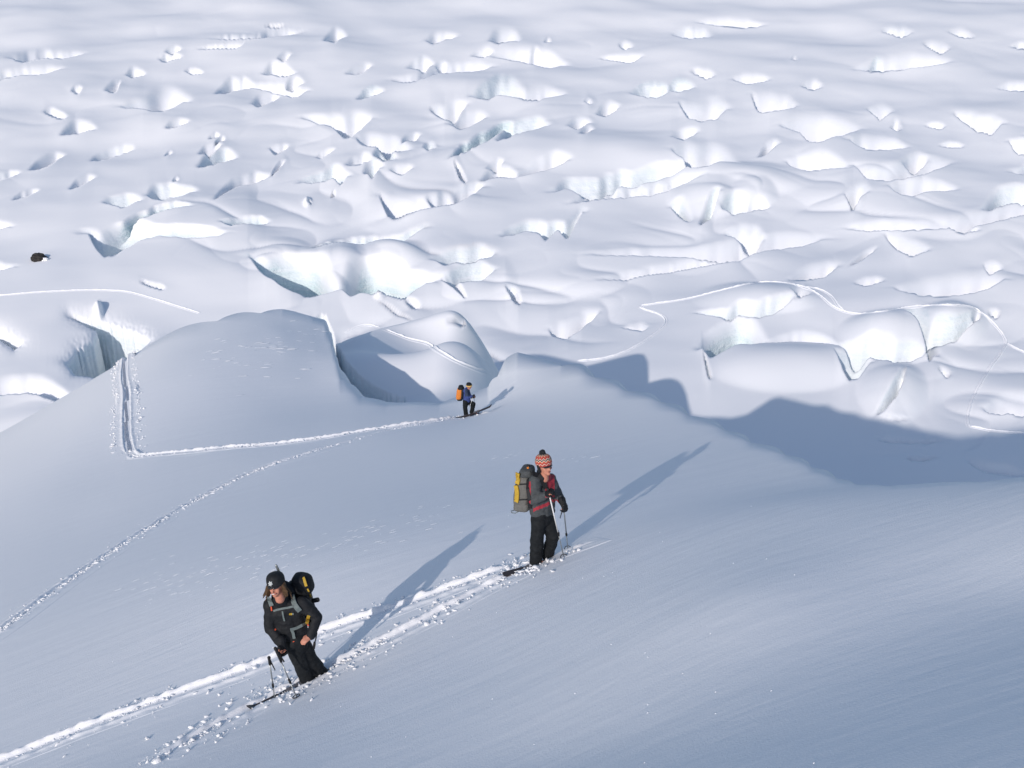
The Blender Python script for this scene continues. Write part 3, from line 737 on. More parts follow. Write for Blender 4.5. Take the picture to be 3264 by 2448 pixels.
def blob(name, bones, voxel, mats, parent=None, smooth=4, fold=0.0, fscale=9.0, squash=None, matfn=None, origin=None):
    """bones melted together into one continuous skin"""
    me = bones_mesh(name, bones)
    tmp = bpy.data.objects.new('tmp', me)
    COL.objects.link(tmp)
    md = tmp.modifiers.new('r', 'REMESH'); md.mode = 'VOXEL'; md.voxel_size = voxel
    dg = bpy.context.evaluated_depsgraph_get()
    ev = tmp.evaluated_get(dg)
    out = bpy.data.meshes.new_from_object(ev)
    bpy.data.objects.remove(tmp)
    bm = bmesh.new(); bm.from_mesh(out)
    for _ in range(smooth):
        bmesh.ops.smooth_vert(bm, verts=bm.verts, factor=0.5, use_axis_x=True, use_axis_y=True, use_axis_z=True)
    bm.normal_update()
    if fold:
        for v in bm.verts:
            n = mnoise.noise(Vector((v.co.x * fscale, v.co.y * fscale, v.co.z * fscale * 1.7))) + 0.5 * mnoise.noise(v.co * fscale * 2.6)
            v.co += v.normal * (fold * n)
    for f in bm.faces:
        f.smooth = True
        if matfn: f.material_index = matfn(f.calc_center_median(), f.normal)
    org = Vector(origin) if origin is not None else Vector((0, 0, 0))
    if origin is not None:
        for v in bm.verts: v.co -= org
    bm.to_mesh(out); bm.free()
    out.name = name
    o = link_mesh(name, out, None, mats)
    if origin is not None: o.location = org
    if parent is not None: adopt(o, parent)
    return o

def wm(o):
    m = o.matrix_basis.copy()
    if o.parent is not None: m = wm(o.parent) @ o.matrix_parent_inverse @ m
    return m

def adopt(o, parent):
    """parent without moving"""
    o.parent = parent
    o.matrix_parent_inverse = wm(parent).inverted()

def mesh_from(name, bm, mats, parent=None, smooth=True):
    me = bpy.data.meshes.new(name)
    for f in bm.faces: f.smooth = smooth
    bm.to_mesh(me); bm.free()
    o = link_mesh(name, me, None, mats if isinstance(mats, (list, tuple)) else [mats])
    if parent is not None: adopt(o, parent)
    return o

def tube(name, pts, r, mat, parent=None, seg=8, taper=None, smooth=True, closed=False, flat=None):
    """round or flattened tube along points; taper = list of radius factors"""
    pts = [Vector(p) for p in pts]
    bm = bmesh.new()
    rings = []
    n = len(pts)
    prev = None
    for i, p in enumerate(pts):
        a = pts[max(i - 1, 0)]; b = pts[min(i + 1, n - 1)]
        if closed: a = pts[(i - 1) % n]; b = pts[(i + 1) % n]
        t = (b - a).normalized()
        ref = prev if prev is not None else (Vector((0, 0, 1)) if abs(t.z) < 0.9 else Vector((1, 0, 0)))
        s = t.cross(ref).normalized(); q = s.cross(t).normalized(); prev = q
        k = taper[i] if taper else 1.0
        ra, rb = (r * k, r * k) if flat is None else (flat[0], flat[1])
        rings.append([bm.verts.new(p + s * (ra * math.cos(2 * math.pi * j / seg)) + q * (rb * math.sin(2 * math.pi * j / seg))) for j in range(seg)])
    for i in range(n if closed else n - 1):
        A, B = rings[i], rings[(i + 1) % n]
        for j in range(seg):
            bm.faces.new((A[j], A[(j + 1) % seg], B[(j + 1) % seg], B[j]))
    if not closed:
        bm.faces.new(list(reversed(rings[0]))); bm.faces.new(rings[-1])
    bmesh.ops.recalc_face_normals(bm, faces=bm.faces)
    return mesh_from(name, bm, mat, parent, smooth)

def strap(name, pts, nrm, width, thick, mat, parent=None):
    """flat band along points; nrm = outward direction per point or one for all"""
    pts = [Vector(p) for p in pts]
    bm = bmesh.new(); rows = []
    n = len(pts)
    for i, p in enumerate(pts):
        t = (pts[min(i + 1, n - 1)] - pts[max(i - 1, 0)]).normalized()
        nn = Vector(nrm[i] if isinstance(nrm, list) else nrm).normalized()
        s = t.cross(nn).normalized(); nn = s.cross(t).normalized()
        rows.append([bm.verts.new(p + s * (a * width / 2) + nn * (b * thick / 2)) for a, b in ((-1, -1), (1, -1), (1, 1), (-1, 1))])
    for i in range(n - 1):
        for j in range(4):
            bm.faces.new((rows[i][j], rows[i][(j + 1) % 4], rows[i + 1][(j + 1) % 4], rows[i + 1][j]))
    bm.faces.new(list(reversed(rows[0]))); bm.faces.new(rows[-1])
    bmesh.ops.recalc_face_normals(bm, faces=bm.faces)
    return mesh_from(name, bm, mat, parent, False)

def rbox(name, c, axes, half, mat, parent=None, bevel=0.3, taper=(1, 1), seg=4, fold=0.0, bulge=0.0):
    """rounded bag-like box: axes = (right, out, up) vectors; taper = scale of (right, out) at the top"""
    bm = bmesh.new()
    bmesh.ops.create_cube(bm, size=2)
    bmesh.ops.subdivide_edges(bm, edges=bm.edges, cuts=5, use_grid_fill=True)
    a, b, d = [Vector(x).normalized() for x in axes]
    for v in bm.verts:
        x, y, z = v.co
        # round the box: superellipse
        p = 1.0 / max(0.08, bevel)
        m = max(abs(x), abs(y), abs(z))
        l = (abs(x) ** (p + 1.6) + abs(y) ** (p + 1.6) + abs(z) ** (p + 1.6)) ** (1 / (p + 1.6))
        k = m / l
        x, y, z = x * k, y * k, z * k
        kx = 1 + (taper[0] - 1) * (z + 1) / 2; ky = 1 + (taper[1] - 1) * (z + 1) / 2
        ky *= 1 + bulge * (1 - z * z)
        w = Vector(c) + a * (x * half[0] * kx) + b * (y * half[1] * ky) + d * (z * half[2])
        if fold: w += Vector((1, 1, 1)) * 0 + (w - Vector(c)).normalized() * fold * mnoise.noise(w * 11.0)
        v.co = w
    bmesh.ops.recalc_face_normals(bm, faces=bm.faces)
    return mesh_from(name, bm, mat, parent, True)

def lathe(name, base, axes, prof, mat, parent=None, seg=28, sx=1.0, sy=1.0, dent=None):
    """profile (radius, height) turned about axes[2] at base; sx, sy = oval"""
    a, b, d = axes
    bm = bmesh.new(); rings = []
    for r, h in prof:
        rings.append([bm.verts.new(Vector(base) + a * (r * sx * math.cos(2 * math.pi * j / seg)) + b * (r * sy * math.sin(2 * math.pi * j / seg)) + d * h) for j in range(seg)])
    for A, B in zip(rings[:-1], rings[1:]):
        for j in range(seg): bm.faces.new((A[j], A[(j + 1) % seg], B[(j + 1) % seg], B[j]))
    bm.faces.new(rings[-1])
    bmesh.ops.recalc_face_normals(bm, faces=bm.faces)
    return mesh_from(name, bm, mat, parent, True)

M['skin'] = plain('sunburnt skin', (0.50, 0.22, 0.15), 0.5, 0.12, 25, 0.1)
M['black'] = plain('black shell cloth', (0.012, 0.0135, 0.016), 0.7, 0.25, 30, 0.3, spec=0.25)
M['black2'] = plain('black trousers', (0.011, 0.013, 0.015), 0.75, 0.3, 24, 0.3, spec=0.2)
M['charcoal'] = plain('charcoal cloth', (0.055, 0.062, 0.066), 0.75, 0.18, 30, 0.3)
M['grey'] = plain('grey pack cloth', (0.125, 0.125, 0.118), 0.75, 0.15, 30, 0.3)
M['red'] = plain('dark red cloth', (0.33, 0.030, 0.045), 0.7, 0.15, 30, 0.25)
M['yellow'] = plain('yellow pack cloth', (0.46, 0.30, 0.035), 0.65, 0.15, 40, 0.2)
M['webbing'] = plain('grey webbing', (0.13, 0.16, 0.16), 0.7, 0.15, 60, 0.2)
M['black_web'] = plain('black webbing', (0.015, 0.016, 0.018), 0.7, 0.2, 60, 0.2)
M['lens'] = plain('dark lens', (0.012, 0.010, 0.012), 0.12, 0.1, 20, spec=0.6)
M['rubber'] = plain('black grip rubber', (0.014, 0.014, 0.015), 0.6, 0.2, 80)
M['alu'] = plain('grey pole metal', (0.35, 0.37, 0.37), 0.35, 0.1, 60, metal=0.7)
M['hair'] = plain('brown hair', (0.075, 0.042, 0.02), 0.55, 0.5, 60, 0.8, bscale=90)
M['teeth'] = plain('teeth', (0.75, 0.70, 0.62), 0.4, 0.05, 40)
M['lip'] = plain('lips', (0.42, 0.15, 0.12), 0.5, 0.1, 40)
M['emblem'] = plain('pale embroidery', (0.55, 0.58, 0.58), 0.8, 0.1, 90)
M['orange'] = plain('orange pack cloth', (0.62, 0.20, 0.035), 0.7, 0.15, 30, 0.3)
M['blue'] = plain('blue jacket cloth', (0.045, 0.07, 0.22), 0.7, 0.2, 30, 0.3)
M['navy'] = plain('dark blue panel', (0.03, 0.045, 0.085), 0.7, 0.2, 30, 0.3)
M['tan'] = plain('yellow headband', (0.62, 0.40, 0.13), 0.8, 0.1, 60)
M['orange_red'] = plain('red trim', (0.62, 0.09, 0.035), 0.6, 0.1, 60)
M['boot'] = plain('ski boot plastic', (0.10, 0.10, 0.11), 0.4, 0.2, 30)
M['ski'] = plain('dark ski', (0.035, 0.028, 0.03), 0.45, 0.2, 20)
M['white_paint'] = plain('white pole paint', (0.70, 0.70, 0.70), 0.4, 0.06, 40)

def knit_material():
    """knitted zigzag bands of red, cream and charcoal, height and angle from the hat's own coordinates"""
    m, nt, b = nmat('zigzag knit')
    L = nt.links
    tc = nt.nodes.new('ShaderNodeTexCoord')
    sx = nt.nodes.new('ShaderNodeSeparateXYZ'); L.new(tc.outputs['Object'], sx.inputs[0])
    at2 = nt.nodes.new('ShaderNodeMath'); at2.operation = 'ARCTAN2'
    L.new(sx.outputs['Y'], at2.inputs[0]); L.new(sx.outputs['X'], at2.inputs[1])
    pp = nt.nodes.new('ShaderNodeMath'); pp.operation = 'PINGPONG'; pp.inputs[1].default_value = 0.24
    L.new(at2.outputs[0], pp.inputs[0])
    ml = nt.nodes.new('ShaderNodeMath'); ml.operation = 'MULTIPLY'; ml.inputs[1].default_value = 0.10
    L.new(pp.outputs[0], ml.inputs[0])
    ad = nt.nodes.new('ShaderNodeMath'); ad.operation = 'ADD'
    L.new(sx.outputs['Z'], ad.inputs[0]); L.new(ml.outputs[0], ad.inputs[1])
    mr = nt.nodes.new('ShaderNodeMapRange'); mr.inputs['From Min'].default_value = 0.0; mr.inputs['From Max'].default_value = 0.165
    L.new(ad.outputs[0], mr.inputs['Value'])
    r = nt.nodes.new('ShaderNodeValToRGB'); cr = r.color_ramp; cr.interpolation = 'CONSTANT'
    red = (0.36, 0.05, 0.04, 1); cream = (0.62, 0.52, 0.42, 1); dark = (0.03, 0.028, 0.03, 1); orange = (0.50, 0.12, 0.05, 1)
    seq = [(0.0, red), (0.10, cream), (0.15, red), (0.30, orange), (0.37, cream), (0.42, dark), (0.52, cream), (0.57, red), (0.72, orange), (0.78, cream), (0.82, dark)]
    cr.elements[0].position = 0; cr.elements[0].color = seq[0][1]
    cr.elements[1].position = seq[1][0]; cr.elements[1].color = seq[1][1]
    for p_, c_ in seq[2:]:
        e = cr.elements.new(p_); e.color = c_
    L.new(mr.outputs[0], r.inputs[0]); L.new(r.outputs[0], b.inputs['Base Color'])
    b.inputs['Roughness'].default_value = 0.9
    return m
M['knit'] = knit_material()

def head_bones(c, r, f, u, k=1.0):
    """skull, cheeks, jaw, nose, ears and neck stub in a head frame (right, forward, up)"""
    def q(a, b, d): return c + (r * a + f * b + u * d) * k
    return [(q(0, -0.012, 0.03), q(0, 0.012, 0.03), 0.086 * k, 0.084 * k), (q(0, 0.02, -0.01), q(0, 0.035, -0.06), 0.066 * k, 0.052 * k),
            (q(-0.035, 0.05, -0.03), q(-0.03, 0.05, -0.045), 0.03 * k, 0.028 * k), (q(0.035, 0.05, -0.03), q(0.03, 0.05, -0.045), 0.03 * k, 0.028 * k),
            (q(0, 0.068, -0.09), q(0, 0.06, -0.085), 0.028 * k, 0.032 * k), (q(0, 0.088, 0.0), q(0, 0.108, -0.035), 0.011 * k, 0.016 * k),
            (q(-0.02, 0.082, 0.022), q(0.02, 0.082, 0.022), 0.02 * k, 0.02 * k),
            (q(-0.082, -0.005, 0.0), q(-0.084, -0.008, -0.03), 0.018 * k, 0.014 * k), (q(0.082, -0.005, 0.0), q(0.084, -0.008, -0.03), 0.018 * k, 0.014 * k),
            (q(0, -0.01, -0.06), q(0, -0.03, -0.17), 0.056 * k, 0.06 * k)]

def hand_bones(wrist, d, n, side, curl=0.8, k=1.0):
    """palm, four fingers of unequal length and a thumb leaving the side of the palm; d = along the hand, n = palm normal"""
    d = Vector(d).normalized(); n = (Vector(n) - d * Vector(n).dot(d)).normalized(); s = d.cross(n) * side
    out = [(wrist, wrist + d * 0.03 * k, 0.027 * k, 0.03 * k)]
    for i, (off, ln) in enumerate(((-0.030, 0.062), (-0.010, 0.075), (0.010, 0.072), (0.029, 0.055))):
        base = wrist + d * 0.085 * k + s * off * k
        out.append((wrist + d * 0.02 * k + s * off * 0.8 * k, base, 0.017 * k, 0.0125 * k))
        a = curl * (0.9 + 0.1 * i)
        d1 = (d * math.cos(a) + n * math.sin(a)); m1 = base + d1 * ln * 0.5 * k
        d2 = (d * math.cos(2.0 * a) + n * math.sin(2.0 * a)); m2 = m1 + d2 * ln * 0.5 * k
        out.append((base, m1, 0.0115 * k, 0.0105 * k)); out.append((m1, m2, 0.0105 * k, 0.009 * k))
    tb = wrist + d * 0.03 * k - s * 0.03 * k
    t1 = tb + (d * 0.7 - s * 0.55 + n * 0.35).normalized() * 0.04 * k
    t2 = t1 + (d * 0.6 + n * 0.8 + s * 0.1).normalized() * 0.032 * k
    out += [(tb, t1, 0.015 * k, 0.012 * k), (t1, t2, 0.012 * k, 0.010 * k)]
    return out

def ski_pole(top, tip, label, group, gmat, smat, grip=0.16, strap_out=None, lower=None, rad=0.009):
    top = Vector(top); tip = Vector(tip)
    ax = (tip - top); L = ax.length; ax.normalize()
    root = empty('ski_pole', tip)
    tag(root, label, 'ski pole', group)
    g0 = top; g1 = top + ax * grip
    ref = Vector((0, 1, 0)) if abs(ax.y) < 0.8 else Vector((1, 0, 0))
    tube('grip', [g0, g0 + ax * 0.012, g0 + ax * 0.03, g0 + ax * 0.06, g0 + ax * 0.1, g1], 0.017, gmat, root, 10, [0.8, 1.25, 1.1, 0.95, 1.0, 0.85])
    split = top + ax * (L * 0.62)
    tube('shaft', [g1 - ax * 0.01, split], rad, smat, root, 8)
    tube('lower_shaft', [split - ax * 0.02, tip - ax * 0.05], rad * 0.8, lower or smat, root, 8)
    tube('clamp', [split - ax * 0.03, split - ax * 0.015, split + ax * 0.025, split + ax * 0.04], 0.015, M['rubber'], root, 8, [0.7, 1, 1, 0.7])
    tube('tip', [tip - ax * 0.055, tip], 0.006, M['alu'], root, 6, [1, 0.3])
    bc = tip - ax * 0.07
    s1 = ax.cross(ref).normalized(); s2 = ax.cross(s1)
    tube('basket', [bc + s1 * (0.045 * math.cos(a)) + s2 * (0.045 * math.sin(a)) for a in [i * math.pi / 8 for i in range(16)]], 0.006, M['rubber'], root, 6, closed=True)
    if strap_out is not None:
        so = Vector(strap_out)
        pts = []
        for i in range(12):
            a = i / 11
            pts.append(g0 + ax * 0.02 + so * math.sin(math.pi * a) + ax * (0.15 * a * (1 - a) * 2) + s1 * 0.012 * (a - 0.5))
        tube('strap', pts, 0.008, M['black_web'], root, 6, flat=(0.010, 0.003))
    return root

def ski(a, b, label, width=0.10, group=None):
    """a to b, heel end to tip, tip curved up"""
    a = Vector(a); b = Vector(b)
    d = b - a; L = d.length; d.normalize()
    up = Vector((0, 0, 1)); s = d.cross(up).normalized(); n = s.cross(d).normalized()
    bm = bmesh.new(); rows = []
    N = 28
    for i in range(N + 1):
        t = i / N
        w = width / 2 * (1 - 0.12 * math.sin(math.pi * t)) * (1 if 0.03 < t < 0.93 else (0.75 if t <= 0.03 else math.sqrt(max(0.02, 1 - ((t - 0.93) / 0.07) ** 2))))
        lift = 0.09 * max(0, (t - 0.88) / 0.12) ** 2
        th = 0.011 if t < 0.9 else 0.007
        c = a + d * (L * t) + n * lift
        rows.append([bm.verts.new(c + s * x * w + n * y * th) for x, y in ((-1, -1), (1, -1), (1, 1), (-1, 1))])
    for A, B in zip(rows[:-1], rows[1:]):
        for j in range(4): bm.faces.new((A[j], A[(j + 1) % 4], B[(j + 1) % 4], B[j]))
    bm.faces.new(list(reversed(rows[0]))); bm.faces.new(rows[-1])
    bmesh.ops.recalc_face_normals(bm, faces=bm.faces)
    root = empty('ski', a.lerp(b, 0.5))
    tag(root, label, 'ski', group)
    mesh_from('blade', bm, M['ski'], root, False)
    m = a.lerp(b, 0.46) + n * 0.025
    rbox('binding', m, (s, d, n), (0.035, 0.14, 0.018), M['boot'], root, 0.2)
    return root
# ------------------------------------------------------------------ the three skiers
from mathutils.bvhtree import BVHTree

def plane_joint(yf):
    """pixel -> point in the upright plane at the skier's feet, moved back by b metres"""
    def J(u, v, b=0.0):
        yn = -(v - CV) / F_PX
        return P(u, v, (yf + b) / (CP + yn * SP))
    return J

def surf_of(*objs):
    trees = []
    for o in objs:
        me = o.data; m = wm(o)
        trees.append(BVHTree.FromPolygons([m @ v.co for v in me.vertices], [tuple(p.vertices) for p in me.polygons]))
    def S(u, v, off=0.006, fallback=None):
        d = P(u, v, 1.0).normalized()
        best = None
        for t in trees:
            h = t.ray_cast(Vector((0, 0, 0)), d)
            if h[0] is not None and (best is None or h[3] < best[3]): best = h
        if best is None: return fallback
        n = best[1]
        if n.dot(d) > 0: n = -n
        return best[0] + n * off
    return S

def pixel_of(p):
    u, v, D = proj(np.array(p.x), np.array(p.y), np.array(p.z))
    return float(u), float(v)

def turned_hat(prof, c, r, f, u, mat, parent, sy=1.12, seg=28):
    I = (Vector((1, 0, 0)), Vector((0, 1, 0)), Vector((0, 0, 1)))
    o = lathe('hat', (0, 0, 0), I, prof, mat, None, seg, 1.0, sy)
    o.matrix_basis = Matrix.Translation(c) @ Matrix((r, f, u)).transposed().to_4x4()
    adopt(o, parent)
    return o

def glasses(c, r, f, u, parent, k=1.0):
    def q(a, b, d): return c + (r * a + f * b + u * d) * k
    return blob('sunglasses', [(q(-0.055, 0.078, 0.012), q(-0.02, 0.096, 0.010), 0.017 * k, 0.020 * k), (q(0.055, 0.078, 0.012), q(0.02, 0.096, 0.010), 0.017 * k, 0.020 * k),
                (q(-0.02, 0.1, 0.018), q(0.02, 0.1, 0.018), 0.008 * k, 0.008 * k), (q(-0.066, 0.066, 0.017), q(-0.092, -0.015, 0.014), 0.009 * k, 0.006 * k),
                (q(0.066, 0.066, 0.017), q(0.092, -0.015, 0.014), 0.009 * k, 0.006 * k)], 0.005 * k, [M['lens']], parent, 2)

# ================= the middle skier
def middle_skier():
    g = on_front(1712, 1794)
    J = plane_joint(g[1])
    r, f, u = frame((0.62, -0.78, 0), (-0.14, 0.26, 1))
    c = J(1735, 1486.5, -0.09)
    wn_, ef = J(1744, 1577, -0.27), J(1793, 1600, -0.06)
    body = head_bones(c, r, f, u)
    sh0, sh1 = J(1706, 1530, -0.13), J(1755, 1528, 0.08)
    el0, el1 = J(1703, 1592, -0.19), J(1776, 1572, 0.04)
    hip = J(1728, 1640)
    k0, k1 = J(1713, 1706, -0.08), J(1763, 1708, 0.0)
    a0, a1 = J(1707, 1788, -0.06), J(1743, 1776, 0.08)
    body += [(J(1732, 1512, -0.03), J(1730, 1530, 0), 0.06, 0.09), (J(1712, 1535, -0.06), J(1750, 1535, 0.05), 0.08, 0.08), (J(1730, 1545), hip, 0.11, 0.12),
             (sh0, el0, 0.055, 0.045), (el0, wn_, 0.045, 0.03), (sh1, el1, 0.055, 0.045), (el1, ef, 0.045, 0.03),
             (J(1718, 1642, -0.06), k0, 0.085, 0.06), (k0, a0, 0.06, 0.045), (J(1738, 1642, 0.05), k1, 0.085, 0.06), (k1, a1, 0.06, 0.045), (a0, a0 + Vector((0.14, 0, -0.06)), 0.045, 0.035), (a1, a1 + Vector((0.14, 0, -0.06)), 0.045, 0.035)]
    d0 = (J(1751, 1566, -0.31) - wn_); d1 = (J(1800, 1618, -0.10) - ef)
    h0 = hand_bones(wn_, d0, (0.5, -0.1, -0.6), 1, 1.0); h1 = hand_bones(ef, d1, (-0.3, 0.2, -0.6), -1, 1.0)
    body += h0 + h1
    person = blob('person', body, 0.011, [M['skin']], None, 3, origin=g)
    tag(person, 'person standing side-on in charcoal and red jacket, zigzag bobble hat and dark trousers', 'person')
    def jm(p, n):
        a, b = pixel_of(p)
        if 1738 < a < 1768 and 1512 < b < 1585 and a + 0.35 * (b - 1512) > 1742 and p.y < g[1] + 0.12: return 1
        if a < 1692 and 1535 < b < 1606: return 1
        e = (b - 1626) + (a - 1700) * 0.42
        if abs(e) < 5.5 and 1700 < a < 1752: return 1
        if 1758 < a and b > 1590 and abs(b - (1596 + 0.2 * (a - 1765))) < 4: return 1
        return 0
    jacket = blob('jacket', [(J(1713, 1535, -0.07), J(1750, 1534, 0.05), 0.105, 0.10), (J(1731, 1542, 0), J(1727, 1628, 0), 0.135, 0.145), (J(1716, 1560, -0.05), J(1714, 1626, -0.05), 0.12, 0.125),
                    (J(1748, 1560, 0.03), J(1743, 1624, 0.03), 0.11, 0.115), (J(1732, 1507, -0.05), J(1733, 1522, -0.03), 0.092, 0.105), (sh0, el0, 0.088, 0.078), (el0, wn_, 0.078, 0.056),
                    (sh1, el1, 0.082, 0.068), (el1, ef - (ef - el1) * 0.1, 0.068, 0.052)], 0.013, [M['charcoal'], M['red']], person, 2, 0.010, 8.0, matfn=jm)
    trousers = blob('trousers', [(J(1727, 1634), J(1728, 1648), 0.145, 0.14), (J(1718, 1640, -0.06), k0, 0.118, 0.10), (k0, a0, 0.10, 0.092), (J(1738, 1640, 0.05), k1, 0.115, 0.098), (k1, a1, 0.095, 0.088)],
                    0.014, [M['black2']], person, 2, 0.010, 8.0)
    for a_ in (a0, a1):
        blob('boot', [(a_ + Vector((0, 0, 0.02)), a_ + Vector((0.0, 0, -0.10)), 0.07, 0.06), (a_ + Vector((-0.02, -0.01, -0.11)), a_ + Vector((0.19, 0.03, -0.07)), 0.055, 0.05)], 0.014, [M['boot']], person, 2)
    for hb, w_, d_ in ((hand_bones(wn_, d0, (0.5, -0.1, -0.6), 1, 1.0, 1.25), wn_, d0), (hand_bones(ef, d1, (-0.3, 0.2, -0.6), -1, 1.0, 1.25), ef, d1)):
        dd = d_.normalized()
        blob('glove', hb + [(w_ - dd * 0.03, w_ + dd * 0.03, 0.056, 0.045)], 0.008, [M['black']], person, 1)
    glasses(c, r, f, u, person)
    def q(a, b, d): return c + r * a + f * b + u * d
    blob('mouth', [(q(-0.02, 0.092, -0.066), q(0.02, 0.092, -0.066), 0.007, 0.007)], 0.004, [M['lip']], person, 1)
    hat = turned_hat([(0.098, -0.02), (0.103, -0.008), (0.106, 0.012), (0.106, 0.04), (0.101, 0.07), (0.09, 0.095), (0.07, 0.115), (0.045, 0.128), (0.012, 0.133)], c + u * 0.040 - f * 0.004, r, f, u, M['knit'], person)
    top = c + u * 0.185
    bm = bmesh.new(); bmesh.ops.create_icosphere(bm, subdivisions=4, radius=0.042, matrix=Matrix.Translation(top))
    for v in bm.verts: v.co += (v.co - top).normalized() * 0.010 * mnoise.noise(v.co * 70)
    mesh_from('pompom', bm, [M['black']], hat)
    for s_ in (-1, 1):
        blob('ear_flap', [(q(0.092 * s_, 0.0, 0.03), q(0.098 * s_, 0.005, -0.05), 0.026, 0.018)], 0.008, [M['black'] if s_ > 0 else M['red']], hat, 2)
    # pack on his back
    px = J(1668, 1565, 0.06)
    out = Vector((-0.93, 0.30, -0.06)); side = Vector((-0.3, -0.95, 0)); up = Vector((0.06, 0, 1))
    pack = empty('backpack', J(1668, 1625, 0.06))
    tag(pack, 'grey backpack with yellow side panels worn by the skier in the bobble hat', 'backpack')
    mb = rbox('main_bag', J(1668, 1560, 0.06), (side, out, up), (0.135, 0.105, 0.24), M['grey'], pack, 0.28, (0.88, 0.85), fold=0.008, bulge=0.1)
    rbox('lid', J(1680, 1501, 0.05), (side, out, up), (0.125, 0.105, 0.06), M['charcoal'], pack, 0.45, (0.85, 0.8), fold=0.006)
    rbox('bottom_pocket', J(1667, 1606, 0.05), (side, out, up), (0.13, 0.11, 0.07), M['grey'], pack, 0.35, fold=0.006)
    S = surf_of(mb)
    for (u0, v0, hw, hh) in ((1650, 1525, 5.0, 17), (1647, 1573, 5.5, 26)):
        pts = [S(u0 + 3.5 * math.sin(3 * t) - 1.5, v0 + hh * (2 * t - 1), 0.008, J(u0, v0 + hh * (2 * t - 1), -0.05)) for t in np.linspace(0, 1, 7)]
        strap('side_panel', pts, (-0.6, -0.8, 0.1), 0.066, 0.016, M['yellow'], pack)
    for v0 in (1543, 1592):
        pts = [S(u0, v0 - 0.05 * (u0 - 1668), 0.007, None) for u0 in range(1640, 1692, 5)]
        pts = [p_ for p_ in pts if p_ is not None]
        strap('compression_strap', pts, (-0.3, -0.95, 0.1), 0.018, 0.008, M['black_web'], pack)
    Sj = surf_of(jacket, mb)
    nn = (0.1, -0.95, 0.35)
    pts = [Sj(a, b, 0.014, J(a, b, -0.22)) for a, b in ((1676, 1513), (1688, 1509), (1700, 1510), (1713, 1517), (1724, 1527), (1733, 1541), (1738, 1555))]
    strap('shoulder_strap', pts, nn, 0.062, 0.02, M['black_web'], pack)
    pts = [Sj(a, b, 0.012, J(a, b, -0.18)) for a, b in ((1684, 1506), (1683, 1530), (1686, 1560), (1690, 1590), (1692, 1618))]
    strap('back_panel', pts, (-0.2, -0.95, 0.1), 0.05, 0.02, M['black_web'], pack)
    tube('tool_loop', [J(1654, 1621, -0.02), J(1654, 1630, -0.03), J(1642, 1636, -0.04), J(1630, 1634, -0.03), J(1629, 1629, 0.0), J(1642, 1626, 0.02), J(1652, 1622, 0.03)], 0.006, M['webbing'], pack, 6)
    tube('haul_loop', [J(1688, 1487, 0.02), J(1686, 1482, 0.0), J(1681, 1484, 0.0), J(1682, 1490, 0.02)], 0.007, M['black_web'], pack, 6)
    for a, b in ((1676, 1503), (1683, 1491)):
        rbox('orange_tab', Sj(a, b, 0.01, J(a, b, -0.1)), (side, out, up), (0.012, 0.014, 0.011), M['orange'], pack, 0.2)
    # poles
    t0 = on_front(1800, 1776); t1 = on_front(1811, 1748)
    ski_pole(J(1746, 1556, -0.33), Vector(t0) + Vector((0, 0, -0.05)), 'ski pole with pale banded shaft held in front of the charcoal and red jacket', 'ski poles', M['rubber'], M['white_paint'], 0.15, Vector((0.08, -0.02, -0.12)), M['alu'])
    ski_pole(J(1796, 1608, -0.12), Vector(t1) + Vector((0, 0, -0.05)), 'thin dark ski pole in the lowered far hand of the bobble hat skier', 'ski poles', M['rubber'], M['alu'], 0.14, Vector((-0.05, -0.02, -0.14)))
    # skis, mostly under the snow
    for du, dv, lab in ((0, 0, 'dark ski half buried in the track under the bobble hat skier'), (22, -20, 'dark ski sunk in the snow beside the planted poles of the bobble hat skier')):
        A = Vector(on_front(1604 + du, 1843 + dv)); B = Vector(on_front(1830 + du, 1752 + dv))
        ski(A + Vector((0, 0, 0.055)) if du == 0 else A + Vector((0, 0, -0.06)), B + Vector((0, 0, -0.10)), lab, group='skis')

